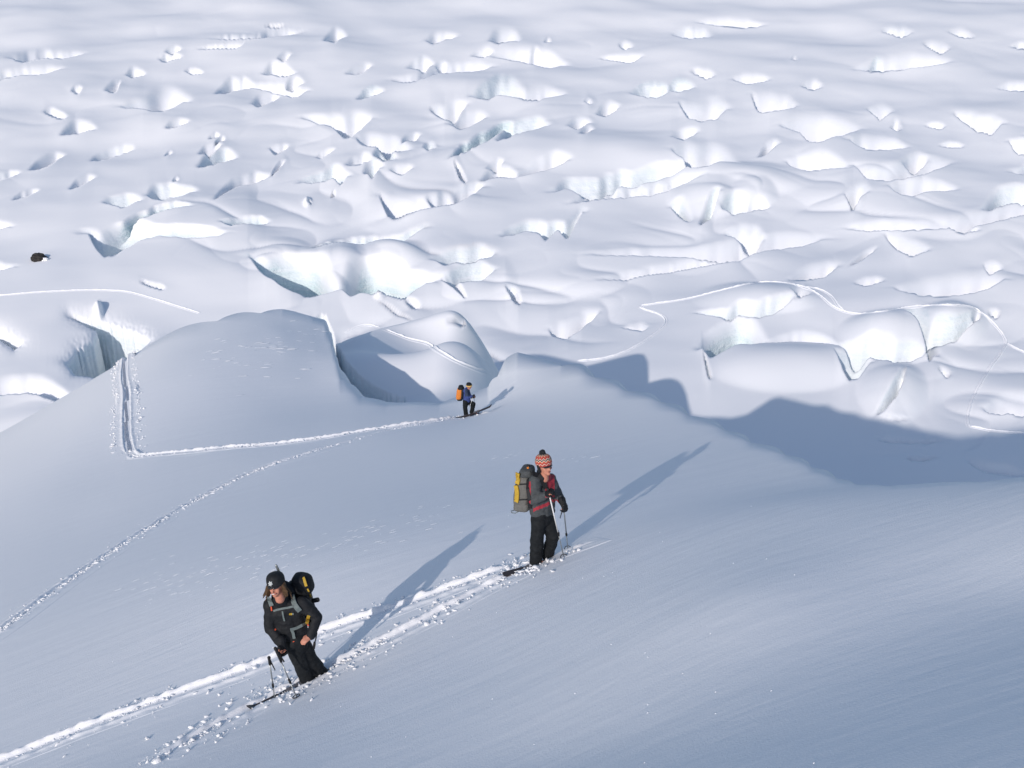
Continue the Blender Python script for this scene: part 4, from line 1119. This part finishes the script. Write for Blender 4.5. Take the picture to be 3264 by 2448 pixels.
# ================= the first skier, lower on the track
def front_skier():
    g = on_front(1003, 2163)
    J = plane_joint(g[1])
    r, f, u = frame((-0.22, -0.95, 0), (-0.14, 0.30, 1))
    c = J(881, 1868, -0.06)
    def q(a, b, d): return c + r * a + f * b + u * d
    sh0, sh1 = J(862, 1928, -0.02), J(962, 1922, 0.03)
    el0, el1 = J(862, 2003, -0.06), J(1009, 1968, -0.01)
    w0, w1 = J(897, 2050, -0.20), J(991, 2026, -0.16)
    hip = J(945, 2040)
    k0, k1 = J(957, 2110, -0.06), J(988, 2100, 0.04)
    a0, a1 = J(984, 2170, 0.0), J(1023, 2150, 0.10)
    d0 = J(902, 2078, -0.24) - w0; d1 = J(968, 2044, -0.24) - w1
    body = head_bones(c, r, f, u) + [(J(890, 1905, 0), J(900, 1925, 0.02), 0.06, 0.09), (J(878, 1935), J(948, 1932), 0.08, 0.08), (J(908, 1940, 0.02), hip, 0.11, 0.115),
             (sh0, el0, 0.052, 0.043), (el0, w0, 0.043, 0.029), (sh1, el1, 0.052, 0.043), (el1, w1, 0.043, 0.029),
             (J(935, 2050, -0.04), k0, 0.08, 0.058), (k0, a0, 0.058, 0.045), (J(957, 2048, 0.05), k1, 0.08, 0.058), (k1, a1, 0.058, 0.045), (a0, a0 + Vector((-0.12, -0.05, -0.07)), 0.045, 0.035), (a1, a1 + Vector((-0.12, -0.05, -0.07)), 0.045, 0.035)]
    body += hand_bones(w0, d0, (0.2, -0.4, -0.3), -1, 0.9) + hand_bones(w1, d1, (-0.5, -0.2, -0.7), 1, 0.45)
    person = blob('person', body, 0.010, [M['skin']], None, 3, origin=g)
    tag(person, 'person in all-black ski clothes and black beanie with long brown hair, leaning on a pole', 'person')
    def jm(p, n):
        a, b = pixel_of(p)
        if (a - 878) ** 2 + (b - 2007) ** 2 < 9 or (a - 921) ** 2 + (b - 2056) ** 2 < 9: return 1
        return 0
    jacket = blob('jacket', [(J(877, 1936), J(950, 1932, 0.02), 0.105, 0.105), (J(905, 1940, 0.02), J(938, 2032, 0.02), 0.145, 0.15), (J(890, 1945), J(920, 2010), 0.12, 0.12), (J(940, 1950, 0.03), J(955, 2020, 0.03), 0.11, 0.115),
                    (J(889, 1900, -0.02), J(894, 1915, 0.01), 0.090, 0.105), (sh0, el0, 0.088, 0.076), (el0, w0, 0.076, 0.060), (sh1, el1, 0.088, 0.078), (el1, w1, 0.078, 0.058), (J(905, 1868, 0.14), J(925, 1885, 0.16), 0.07, 0.08)],
                    0.012, [M['black'], M['orange_red']], person, 2, 0.010, 8.0, matfn=jm)
    blob('trousers', [(J(944, 2032), J(946, 2052), 0.145, 0.14), (J(934, 2048, -0.04), k0, 0.118, 0.102), (k0, a0, 0.102, 0.10), (J(958, 2046, 0.05), k1, 0.115, 0.10), (k1, a1, 0.10, 0.10)], 0.013, [M['black2']], person, 2, 0.010, 8.0)
    for a_ in (a0, a1):
        blob('boot', [(a_ + Vector((0, 0, 0.02)), a_ + Vector((0.0, 0, -0.10)), 0.07, 0.06), (a_ + Vector((0.02, 0.02, -0.11)), a_ + Vector((-0.18, -0.06, -0.09)), 0.055, 0.05)], 0.014, [M['boot']], person, 2)
    dd = d0.normalized()
    blob('glove', hand_bones(w0, d0, (0.2, -0.4, -0.3), -1, 0.9, 1.3) + [(w0 - dd * 0.04, w0 + dd * 0.03, 0.062, 0.046)], 0.008, [M['black']], person, 1)
    glasses(c, r, f, u, person)
    blob('mouth', [(q(-0.026, 0.092, -0.058), q(0.0, 0.098, -0.066), 0.010, 0.012), (q(0.0, 0.098, -0.066), q(0.026, 0.092, -0.058), 0.012, 0.010)], 0.004, [M['lip']], person, 1)
    blob('teeth', [(q(-0.014, 0.103, -0.061), q(0.014, 0.103, -0.061), 0.006, 0.006)], 0.003, [M['teeth']], person, 1)
    # hair in loose locks either side of the face
    rnd = random.Random(5)
    hb = [(q(-0.085, -0.01, 0.02), q(-0.10, 0.0, -0.10), 0.035, 0.03), (q(0.085, -0.01, 0.02), q(0.12, 0.0, -0.07), 0.035, 0.038)]
    for k in range(16):
        s_ = -1 if k < 6 else 1
        p0 = q(s_ * rnd.uniform(0.08, 0.105), rnd.uniform(-0.03, 0.03), rnd.uniform(-0.02, 0.03))
        p1 = p0 + r * s_ * rnd.uniform(0.01, 0.06) - u * rnd.uniform(0.05, 0.09) + f * rnd.uniform(-0.01, 0.03)
        p2 = p1 - u * rnd.uniform(0.04, 0.08) + r * s_ * rnd.uniform(-0.02, 0.05) + f * rnd.uniform(-0.01, 0.03)
        hb += [(p0, p1, 0.015, 0.013), (p1, p2, 0.013, 0.006)]
    blob('hair', hb, 0.006, [M['hair']], person, 1)
    hat = turned_hat([(0.097, -0.028), (0.102, -0.015), (0.106, 0.01), (0.106, 0.04), (0.102, 0.07), (0.09, 0.097), (0.068, 0.117), (0.04, 0.128), (0.01, 0.131)], c + u * 0.042 - f * 0.004, r, f, u, M['black'], person)
    ec = q(0.0, 0.1215, 0.075)
    bm = bmesh.new()
    fu = (u - f * 0.28).normalized(); ff = fu.cross(r) * -1
    for k in range(6):
        a = math.pi * k / 6 + 0.2
        ax = (r * math.cos(a) + fu * math.sin(a)); bx = (fu * math.cos(a) - r * math.sin(a)); L = 0.030 if k % 2 == 0 else 0.021; nrm = ax.cross(bx)
        vs = [bm.verts.new(ec + ax * (L * i) + bx * (0.0036 * j) + nrm * (0.004 * h) - f * 0.0) for i, j, h in ((-1, -1, -1), (1, -1, -1), (1, 1, -1), (-1, 1, -1), (-1, -1, 1), (1, -1, 1), (1, 1, 1), (-1, 1, 1))]
        for F in ((0, 1, 2, 3), (7, 6, 5, 4), (0, 4, 5, 1), (1, 5, 6, 2), (2, 6, 7, 3), (3, 7, 4, 0)): bm.faces.new([vs[i] for i in F])
    bmesh.ops.recalc_face_normals(bm, faces=bm.faces)
    mesh_from('emblem', bm, [M['emblem']], hat, False)
    # pack
    out = Vector((0.18, 0.98, 0)); side = Vector((-0.98, 0.18, 0)); up = Vector((-0.10, 0.05, 1))
    pack = empty('backpack', J(952, 2000, 0.28))
    tag(pack, 'black backpack with yellow flashes and grey straps worn by the skier in the beanie', 'backpack')
    mb = rbox('main_bag', J(956, 1920, 0.27), (side, out, up), (0.165, 0.11, 0.27), M['black'], pack, 0.3, (0.9, 0.9), fold=0.008)
    lid = rbox('lid', J(964, 1858, 0.24), (side, out, up), (0.135, 0.13, 0.115), M['black'], pack, 0.5, (0.8, 0.8), fold=0.008)
    S = surf_of(mb, lid)
    for pl, w_ in ((((967, 1842), (970, 1850), (973, 1860), (976, 1868)), 0.032), (((980, 1876), (983, 1884), (986, 1894), (989, 1904)), 0.018)):
        strap('yellow_flash', [S(a, b, 0.008, J(a, b, 0.12)) for a, b in pl], (0, -1, 0.2), w_, 0.01, M['yellow'], pack)
    rbox('strap_end', J(1006, 1913, 0.18), (Vector((0.9, -0.1, 0.3)), Vector((0, 1, 0)), Vector((-0.3, 0, 0.9))), (0.05, 0.02, 0.025), M['black_web'], pack, 0.2)
    Sj = surf_of(jacket)
    cn = (0, -0.9, 0.4)
    def line(name, pl, w_, mat, th=0.012, off=0.010):
        pts = [Sj(a, b, off, J(a, b, -0.12)) for a, b in pl]
        return strap(name, pts, cn, w_, th, mat, pack)
    line('shoulder_strap', ((930, 1898), (934, 1908), (936, 1918), (940, 1928), (948, 1938), (955, 1946)), 0.06, M['webbing'], 0.018)
    line('shoulder_strap', ((858, 1906), (860, 1914), (863, 1923), (866, 1931)), 0.05, M['webbing'], 0.018)
    line('sternum_strap', ((872, 1946), (885, 1943), (900, 1940), (918, 1937), (934, 1933)), 0.024, M['webbing'])
    line('hip_belt', ((925, 2006), (938, 2003), (950, 1998), (962, 1992), (972, 1987)), 0.034, M['webbing'])
    line('belt_tail', ((931, 2008), (934, 2018), (936, 2027), (938, 2034)), 0.034, M['webbing'])
    line('hip_pouch', ((976, 1988), (980, 1980), (983, 1970), (985, 1962)), 0.038, M['yellow'], 0.02)
    line('red_tab', ((977, 1990), (982, 1993)), 0.02, M['orange_red'], 0.014, 0.02)
    line('red_strap', ((864, 1933), (866, 1945)), 0.016, M['orange_red'])
    zp = [Sj(a, b, 0.008, J(a, b, -0.13)) for a, b in ((901, 1948), (902, 1958), (904, 1968), (907, 1978))]
    o = strap('pocket_zip', zp, cn, 0.018, 0.008, M['webbing'], person)
    lg = [Sj(a, b, 0.008, J(a, b, -0.13)) for a, b in ((921, 1957), (926, 1956.4), (931, 1955.6), (936, 1955))]
    strap('chest_logo', lg[:3], cn, 0.024, 0.006, M['yellow'], person); strap('chest_logo', lg[2:], cn, 0.022, 0.006, M['webbing'], person)
    strap('trim', [Sj(a, b, 0.012, J(a, b, -0.15)) for a, b in ((933, 2044), (941, 2040), (950, 2035))], cn, 0.010, 0.008, M['orange_red'], person)
    # tool hanging at the hip
    tube('hanging_strap', [J(1008, 2008, 0.02), J(1010, 2018, 0.0), J(1007, 2035, -0.02), J(1003, 2050, -0.04)], 0.008, M['black_web'], pack, 6)
    tube('strap_toggle', [J(1003, 2046, -0.04), J(1002, 2055, -0.05), J(1000, 2068, -0.05)], 0.016, M['rubber'], pack, 8, [0.8, 1.1, 0.9])
    # ice axe behind the head
    axe = empty('ice_axe', J(915, 1885, 0.16))
    tag(axe, 'ice axe strapped upside down to the black pack, its spike above the beanie', 'ice axe')
    t0, t1 = J(879, 1799, 0.14), J(918, 1888, 0.18)
    ax = (t1 - t0).normalized()
    tube('shaft', [t0 + ax * 0.05, t1 + ax * 0.25], 0.016, M['ski'], axe, 10)
    tube('ferrule', [t0, t0 + ax * 0.015, t0 + ax * 0.05, t0 + ax * 0.09], 0.015, M['alu'], axe, 10, [0.5, 1.0, 1.1, 1.15])
    tube('edge_strip', [t0 + ax * 0.08 + Vector((0.016, -0.006, 0.003)), t1 + Vector((0.016, -0.006, 0.003))], 0.006, M['alu'], axe, 6)
    h0 = t1 + ax * 0.24
    tube('pick', [h0 + Vector((0.10, -0.02, 0.03)), h0, h0 + Vector((-0.08, 0.0, -0.02)), h0 + Vector((-0.15, 0, -0.07))], 0.012, M['alu'], axe, 6, [1.2, 1, 0.9, 0.3])
    # poles
    t0 = on_front(876, 2226); t1 = on_front(950, 2223)
    ski_pole(J(857, 2093, -0.36), Vector(t0) + Vector((0, 0, -0.06)), 'free-standing black-gripped ski pole planted in the snow beside the beanie skier', 'ski poles', M['rubber'], M['alu'], 0.13, Vector((0.06, -0.02, -0.10)))
    ski_pole(J(876, 2063, -0.34), Vector(t1) + Vector((0, 0, -0.06)), 'slanting ski pole with long black grip held by the beanie skier', 'ski poles', M['rubber'], M['alu'], 0.20, Vector((0.07, -0.02, -0.10)))
    for du, dv, lab in ((0, 0, 'dark ski showing in the track below the beanie skier'), (30, -22, 'dark ski under the loose snow at the boots of the beanie skier')):
        A = Vector(on_front(1075 + du, 2125 + dv)); B = Vector(on_front(790 + du, 2262 + dv))
        ski(A + Vector((0, 0, -0.02)), B + Vector((0, 0, -0.03 - 0.04 * (du > 0))), lab, group='skis')

# ================= the far skier
def far_skier():
    g = on_front(1488, 1325)
    J = plane_joint(g[1])
    r, f, u = frame((0.95, -0.2, -0.15), (0.12, 0, 1))
    c = J(1494.5, 1231.5, -0.03)
    def q(a, b, d): return c + r * a + f * b + u * d
    sh0, sh1 = J(1484, 1244, -0.17), J(1490, 1244, 0.17)
    el0, el1 = J(1490, 1266, -0.22), J(1498, 1264, 0.22)
    w0, w1 = J(1505.5, 1264, -0.16), J(1508, 1266, 0.14)
    k0, k1 = J(1482.5, 1298, -0.08), J(1509, 1288, 0.08)
    a0, a1 = J(1486, 1325, -0.08), J(1503, 1314, 0.08)
    d0 = J(1511, 1260, -0.12) - w0; d1 = J(1513, 1264, 0.1) - w1
    body = head_bones(c, r, f, u) + [(J(1489, 1240), J(1487, 1248), 0.06, 0.1), (J(1485, 1246, -0.1), J(1488, 1246, 0.1), 0.09, 0.09), (J(1486, 1248), J(1486, 1278), 0.12, 0.12), (sh0, el0, 0.052, 0.043), (el0, w0, 0.043, 0.03), (sh1, el1, 0.052, 0.043), (el1, w1, 0.043, 0.03),
            (J(1485, 1280, -0.08), k0, 0.085, 0.06), (k0, a0, 0.06, 0.05), (J(1488, 1280, 0.08), k1, 0.085, 0.06), (k1, a1, 0.06, 0.05)] + hand_bones(w0, d0, (0, 0.5, -0.5), 1, 1.0) + hand_bones(w1, d1, (0, -0.5, -0.5), -1, 1.0)
    person = blob('person', body, 0.014, [M['skin']], None, 2, origin=g)
    tag(person, 'person in blue jacket and dark trousers striding uphill, yellow band on the hat', 'person')
    def jm(p, n):
        a, b = pixel_of(p)
        return 1 if (1241 < b < 1264 and 1479 < a < 1498 and not (a < 1482)) else 0
    blob('jacket', [(J(1484, 1246, -0.1), J(1488, 1246, 0.1), 0.115, 0.115), (J(1487, 1247), J(1487, 1274), 0.15, 0.165), (J(1490, 1238), J(1489, 1243), 0.085, 0.10), (sh0, el0, 0.09, 0.08), (el0, w0, 0.08, 0.06), (sh1, el1, 0.09, 0.08), (el1, w1, 0.08, 0.06)],
         0.02, [M['blue'], M['navy']], person, 2, 0.010, 8.0, matfn=jm)
    blob('trousers', [(J(1486, 1276), J(1486, 1284), 0.15, 0.14), (J(1484, 1280, -0.08), k0, 0.12, 0.10), (k0, a0, 0.10, 0.095), (J(1489, 1280, 0.08), k1, 0.12, 0.10), (k1, a1, 0.10, 0.09)], 0.02, [M['black2']], person, 2, 0.008, 8.0)
    for a_ in (a0, a1):
        blob('boot', [(a_ + Vector((0, 0, 0.02)), a_ + Vector((0, 0, -0.10)), 0.07, 0.06), (a_ + Vector((-0.02, 0, -0.1)), a_ + Vector((0.19, 0.02, -0.08)), 0.055, 0.05)], 0.02, [M['boot'], M['orange_red']], person, 1, matfn=lambda p, n: 1 if n.x > 0.3 and n.z > 0.2 else 0)
    for w_, d_ in ((w0, d0), (w1, d1)):
        dd = d_.normalized()
        blob('glove', [(w_ - dd * 0.03, w_ + dd * 0.06, 0.06, 0.05), (w_ + dd * 0.06, w_ + dd * 0.10, 0.05, 0.035), (w_ + dd * 0.03, w_ + dd * 0.07 + Vector((0, 0, 0.045)), 0.022, 0.018)], 0.014, [M['black']], person, 1)
    glasses(c, r, f, u, person)
    hat = turned_hat([(0.10, 0.0), (0.106, 0.02), (0.105, 0.05), (0.096, 0.085), (0.07, 0.115), (0.02, 0.13)], c + u * 0.04, r, f, u, M['black'], person)
    lathe('headband', q(0, 0.004, 0.018), (r, (f + u * 0.12).normalized(), u), [(0.101, -0.012), (0.109, -0.004), (0.111, 0.022), (0.108, 0.044), (0.103, 0.05)], M['tan'], hat, 28, 1.0, 1.14)
    out = Vector((-0.97, 0.1, -0.05)); side = Vector((-0.1, -0.98, 0)); up = Vector((0.10, 0, 1))
    pack = empty('backpack', J(1464, 1274, 0))
    tag(pack, 'bright orange backpack with black lid on the far skier in blue', 'backpack')
    rbox('main_bag', J(1464, 1254, 0), (side, out, up), (0.15, 0.115, 0.25), M['orange'], pack, 0.3, (0.9, 0.95), fold=0.008)
    rbox('lid', J(1468.5, 1234.5, 0), (side, out, up), (0.145, 0.12, 0.08), M['black'], pack, 0.45, (0.8, 0.75))
    rbox('back_panel', J(1474, 1254, 0), (side, out, up), (0.14, 0.05, 0.28), M['black_web'], pack, 0.3)
    rbox('bottom_pocket', J(1466, 1272, 0), (side, out, up), (0.14, 0.11, 0.04), M['black'], pack, 0.4)
    tube('tool_loop', [J(1460, 1272, -0.1), J(1456, 1274, -0.1), J(1459, 1277, -0.12), J(1466, 1277, -0.12)], 0.012, M['webbing'], pack, 6)
    tp0 = on_front(1512, 1316); tp1 = on_front(1497, 1317)
    ski_pole(J(1511.5, 1258, 0.1), Vector(tp0) + Vector((0, 0, -0.03)), 'upright ski pole ahead of the knee of the far skier in blue', 'ski poles', M['rubber'], M['alu'], 0.13, rad=0.011)
    ski_pole(J(1510.5, 1258.5, -0.18), J(1496, 1299, -0.35), 'ski pole slanting back across the thigh of the far skier in blue', 'ski poles', M['rubber'], M['white_paint'], 0.13, rad=0.012)
    A = Vector(on_front(1478, 1331)); B = Vector(on_front(1569, 1309))
    ski(A + Vector((0, 0, 0.02)), B + Vector((0, 0, 0.22)), 'dark ski of the far skier, its tip sliding out over the snow', group='skis')
    A = Vector(on_front(1452, 1332)); B = Vector(on_front(1530, 1318))
    ski(A + Vector((0, 0, 0.0)), B + Vector((0, 0, 0.0)), 'dark ski of the far skier, trailing and buried in the track', group='skis')

middle_skier()
front_skier()
far_skier()
# ------------------------------------------------------------------ loose snow thrown up along the tracks
def clod_mesh(seed, sub=2):
    bm = bmesh.new()
    bmesh.ops.create_icosphere(bm, subdivisions=sub, radius=1.0)
    for v in bm.verts:
        n = v.co.normalized()
        k = 1 + 0.7 * mnoise.noise(n * 1.4 + Vector((seed * 3.1, 0, 0))) + 0.4 * mnoise.noise(n * 3.1 + Vector((0, seed * 2.3, 0)))
        v.co = Vector((n.x * k * 1.15, n.y * k, n.z * k * 0.7))
    for f in bm.faces: f.smooth = True
    me = bpy.data.meshes.new('snow_clump')
    bm.to_mesh(me); bm.free()
    me.materials.append(M['clod'])
    return me
CL = [clod_mesh(k) for k in range(6)]
crnd = random.Random(11)
# the big ones that can be picked out: pixel and size m
BIG = [(1285,1905,.05),(1360,1893,.05),(1480,1868,.06),(1520,1850,.05),(1545,1842,.06),(1590,1835,.05),(1620,1815,.06),(1645,1800,.06),(1668,1778,.06),(1360,1994,.075),(1320,1975,.05),(1265,1995,.045),
       (1120,2060,.05),(1050,2110,.05),(1010,2120,.04),(1110,2105,.04),(1180,2085,.045),(1225,2062,.04),(1240,2030,.04),(1420,1940,.045),(1460,1925,.05),(1250,2050,.04),
       (580,2352,.06),(560,2365,.045),(470,2355,.05),(625,2212,.05),(700,2215,.035),(525,2390,.05),(500,2430,.06),(790,2305,.035),(920,2215,.03),(905,2236,.03),(700,2250,.035),(725,2240,.03),
       (1760,1792,.045),(1790,1790,.04),(1830,1762,.06),(1845,1758,.05),(1815,1765,.03),(1740,1805,.04),(1695,1822,.045),(1660,1835,.04),(1700,1790,.05),(1690,1808,.05)]
for a, b, sz in BIG:
    p = on_front(a, b)
    o = bpy.data.objects.new('snow_clump', CL[crnd.randrange(6)])
    COL.objects.link(o)
    o.location = (p[0], p[1], float(near_height(p[0], p[1])) + 0.35 * sz)
    k = sz * 0.5
    o.scale = (k * crnd.uniform(0.8, 1.4), k * crnd.uniform(0.8, 1.3), k * crnd.uniform(0.7, 1.1))
    o.rotation_euler = (crnd.uniform(-.4, .4), crnd.uniform(-.4, .4), crnd.uniform(0, 6.3))
    where = ('at the boots of the bobble hat skier' if a > 1640 else 'between the bobble hat and beanie skiers' if a > 1130
             else 'around the boots of the beanie skier' if a > 850 else 'on the track trailing below the beanie skier')
    tag(o, 'white lump of loose snow ' + where, 'snow lump', 'snow lumps ' + where)

# the countless crumbs: one object
def crumbs():
    base = clod_mesh(9, 1)
    bv = np.array([v.co[:] for v in base.vertices]); bf = np.array([p.vertices[:] for p in base.polygons])
    nr = np.random.default_rng(3)
    pos = []
    def along(w3, n, spread, lo, hi, off=0.0, t0=0.0, t1=1.0, power=1.0):
        seg = np.r_[0, np.cumsum(np.hypot(*np.diff(w3[:, :2], axis=0).T))]
        # crumbs come in patches
        t = nr.uniform(t0, t1, n * 3) * seg[-1]
        t = t[vnoise(t / 0.55, t * 0 + 3.3, 91) + 0.25 > nr.uniform(-0.6, 0.8, len(t))][:n]
        x = np.interp(t, seg, w3[:, 0]); y = np.interp(t, seg, w3[:, 1])
        e = 0.05
        dx = np.interp(t + e, seg, w3[:, 0]) - np.interp(t - e, seg, w3[:, 0]); dy = np.interp(t + e, seg, w3[:, 1]) - np.interp(t - e, seg, w3[:, 1])
        l = np.hypot(dx, dy) + 1e-9
        a = off + nr.normal(0, spread, len(t))
        s = lo + (hi - lo) * nr.random(len(t)) ** 3
        for i in range(len(t)): pos.append((x[i] - dy[i] / l[i] * a[i], y[i] + dx[i] / l[i] * a[i], s[i]))
    A, B, Tr, Tv, Old = [TRACKS[i][0] for i in range(5)]
    along(A, 700, 0.13, 0.006, 0.024, 0.16)
    along(A, 160, 0.2, 0.006, 0.02, -0.2)
    along(B, 650, 0.14, 0.006, 0.028, 0.12)
    along(B, 220, 0.22, 0.006, 0.024, -0.12)
    along(Tr, 300, 0.12, 0.02, 0.06, 0.62); along(Tr, 300, 0.12, 0.02, 0.06, -0.62)
    along(Tv, 900, 0.18, 0.015, 0.055, 0.12)
    along(Old, 1500, 0.12, 0.012, 0.04, 0.0); along(Old, 500, 0.25, 0.010, 0.024, 0.1)
    for (a, b, n, sp) in ((890, 2190, 70, 0.22), (960, 2180, 60, 0.2), (1690, 1800, 90, 0.18), (1600, 1835, 60, 0.2), (1490, 1324, 60, 0.35)):
        c = on_front(a, b)
        for _ in range(n): pos.append((c[0] + nr.normal(0, sp), c[1] + nr.normal(0, sp * 1.3), (0.006 + 0.024 * nr.random() ** 3) * (1 if c[1] < 25 else 2)))
    pos = np.array(pos)
    z = near_height(pos[:, 0], pos[:, 1])
    n = len(pos)
    ang = nr.uniform(0, 6.28, n); sc = pos[:, 2][:, None] * nr.uniform(0.6, 1.4, (n, 3))
    ca, sa = np.cos(ang)[:, None], np.sin(ang)[:, None]
    V = bv[None] * (1 + 0.35 * nr.normal(0, 1, (n, len(bv), 1))) * sc[:, None]
    X = V[..., 0] * ca - V[..., 1] * sa + pos[:, 0][:, None]; Y = V[..., 0] * sa + V[..., 1] * ca + pos[:, 1][:, None]
    Z = V[..., 2] * 0.75 + (z + 0.012 + 0.2 * pos[:, 2])[:, None]
    co = np.stack([X, Y, Z], -1).reshape(-1, 3).astype(np.float32)
    fc = (bf[None] + (np.arange(n) * len(bv))[:, None, None]).reshape(-1, 3).astype(np.int32)
    me = bpy.data.meshes.new('snow_crumbs')
    me.vertices.add(len(co)); me.vertices.foreach_set('co', co.ravel())
    me.loops.add(fc.size); me.loops.foreach_set('vertex_index', fc.ravel())
    me.polygons.add(len(fc)); me.polygons.foreach_set('loop_start', np.arange(0, fc.size, 3, dtype=np.int32))
    me.update(calc_edges=True)
    me.materials.append(M['clod'])
    o = bpy.data.objects.new('snow_crumbs', me); COL.objects.link(o)
    o['kind'] = 'stuff'
    tag(o, 'crumbs of loose snow scattered along the ski tracks', 'snow')
crumbs()

def wind_crust():
    """thin scales of wind-packed snow, lit on their edges"""
    base = clod_mesh(5, 1)
    bv = np.array([v.co[:] for v in base.vertices]); bf = np.array([p.vertices[:] for p in base.polygons])
    nr = np.random.default_rng(8)
    items = []
    def patch(p0, p1, n, sp, ln):
        for _ in range(n):
            t = nr.random(); u_ = p0[0] + (p1[0] - p0[0]) * t + nr.normal(0, sp[0]); v_ = p0[1] + (p1[1] - p0[1]) * t + nr.normal(0, sp[1])
            q = on_front(u_, v_)
            items.append((q[0], q[1], ln * nr.uniform(0.4, 1.3)))
    patch((430, 1885), (1000, 1740), 110, (50, 30), 0.09)
    patch((1000, 1740), (1420, 1640), 60, (40, 25), 0.08)
    patch((1540, 1462), (1930, 1452), 120, (20, 9), 0.12)
    patch((700, 1140), (1010, 1100), 90, (70, 45), 0.32)
    for _ in range(70):                                # single glinting grains
        q = on_front(nr.uniform(100, 2600), nr.uniform(1500, 2440)); items.append((q[0], q[1], -1))
    it = np.array(items); n = len(it)
    z = near_height(it[:, 0], it[:, 1])
    gl = it[:, 2] < 0
    L_ = np.where(gl, 0.008, it[:, 2]); W = np.where(gl, 0.008, 0.10 * it[:, 2]); H = np.where(gl, 0.012, 0.07 * it[:, 2])
    ang = math.radians(17) + nr.normal(0, 0.12, n)
    ca, sa = np.cos(ang)[:, None], np.sin(ang)[:, None]
    V = bv[None] * np.stack([L_, W, H], -1)[:, None] * 0.6
    X = V[..., 0] * ca - V[..., 1] * sa + it[:, 0][:, None]; Y = V[..., 0] * sa + V[..., 1] * ca + it[:, 1][:, None]
    Z = near_height(X, Y, True) + V[..., 2] + (0.15 * H)[:, None]
    co = np.stack([X, Y, Z], -1).reshape(-1, 3).astype(np.float32)
    fc = (bf[None] + (np.arange(n) * len(bv))[:, None, None]).reshape(-1, 3).astype(np.int32)
    me = bpy.data.meshes.new('wind_crust')
    me.vertices.add(len(co)); me.vertices.foreach_set('co', co.ravel())
    me.loops.add(fc.size); me.loops.foreach_set('vertex_index', fc.ravel())
    me.polygons.add(len(fc)); me.polygons.foreach_set('loop_start', np.arange(0, fc.size, 3, dtype=np.int32))
    me.polygons.foreach_set('use_smooth', np.ones(len(fc), dtype=bool))
    me.update(calc_edges=True)
    me.materials.append(M['clod'])
    o = bpy.data.objects.new('wind_crust', me); COL.objects.link(o)
    o['kind'] = 'stuff'
    tag(o, 'thin scales of wind-packed snow on the open slope', 'snow')
wind_crust()

# ------------------------------------------------------------------ dark lump standing in for a dark spot on the glacier
def stand_in_lump():
    c = Vector(on_glacier(122, 832))
    bm = bmesh.new()
    bmesh.ops.create_icosphere(bm, subdivisions=4, radius=1.0)
    for v in bm.verts:
        n = v.co.normalized()
        k = 1 + 0.35 * mnoise.noise(n * 1.2 + Vector((4.2, 0, 0))) + 0.18 * mnoise.noise(n * 2.9) + 0.07 * mnoise.noise(n * 7.0)
        k = min(k, 1.12 + 0.05 * mnoise.noise(n * 5))
        v.co = Vector((n.x * 1.2 * k, n.y * 1.0 * k, n.z * 0.85 * k))
    for f in bm.faces: f.smooth = False
    bmesh.ops.rotate(bm, verts=bm.verts, cent=(0, 0, 0), matrix=Matrix.Rotation(math.radians(22), 3, 'Y'))
    me = bpy.data.meshes.new('stand_in_lump'); bm.to_mesh(me); bm.free()
    me.materials.append(plain('dark rock', (0.030, 0.027, 0.026), 0.85, 0.4, 3.0, 0.6, bscale=6.0))
    o = bpy.data.objects.new('stand_in_lump', me); COL.objects.link(o)
    o.location = c + Vector((0, 0.7, -0.05))
    tag(o, 'small dark lump standing in for a dark spot in the glacier snow', 'stand_in_lump')
    cap = clod_mesh(3, 3); cap.name = 'snow_cap'; cap.materials.clear(); cap.materials.append(M['clod'])
    q = bpy.data.objects.new('snow_cap', cap); COL.objects.link(q)
    q.location = c + Vector((0.95, 0.3, 0.1)); q.scale = (0.42, 0.4, 0.5)
    bpy.context.view_layer.update()
    adopt(q, o)
stand_in_lump()
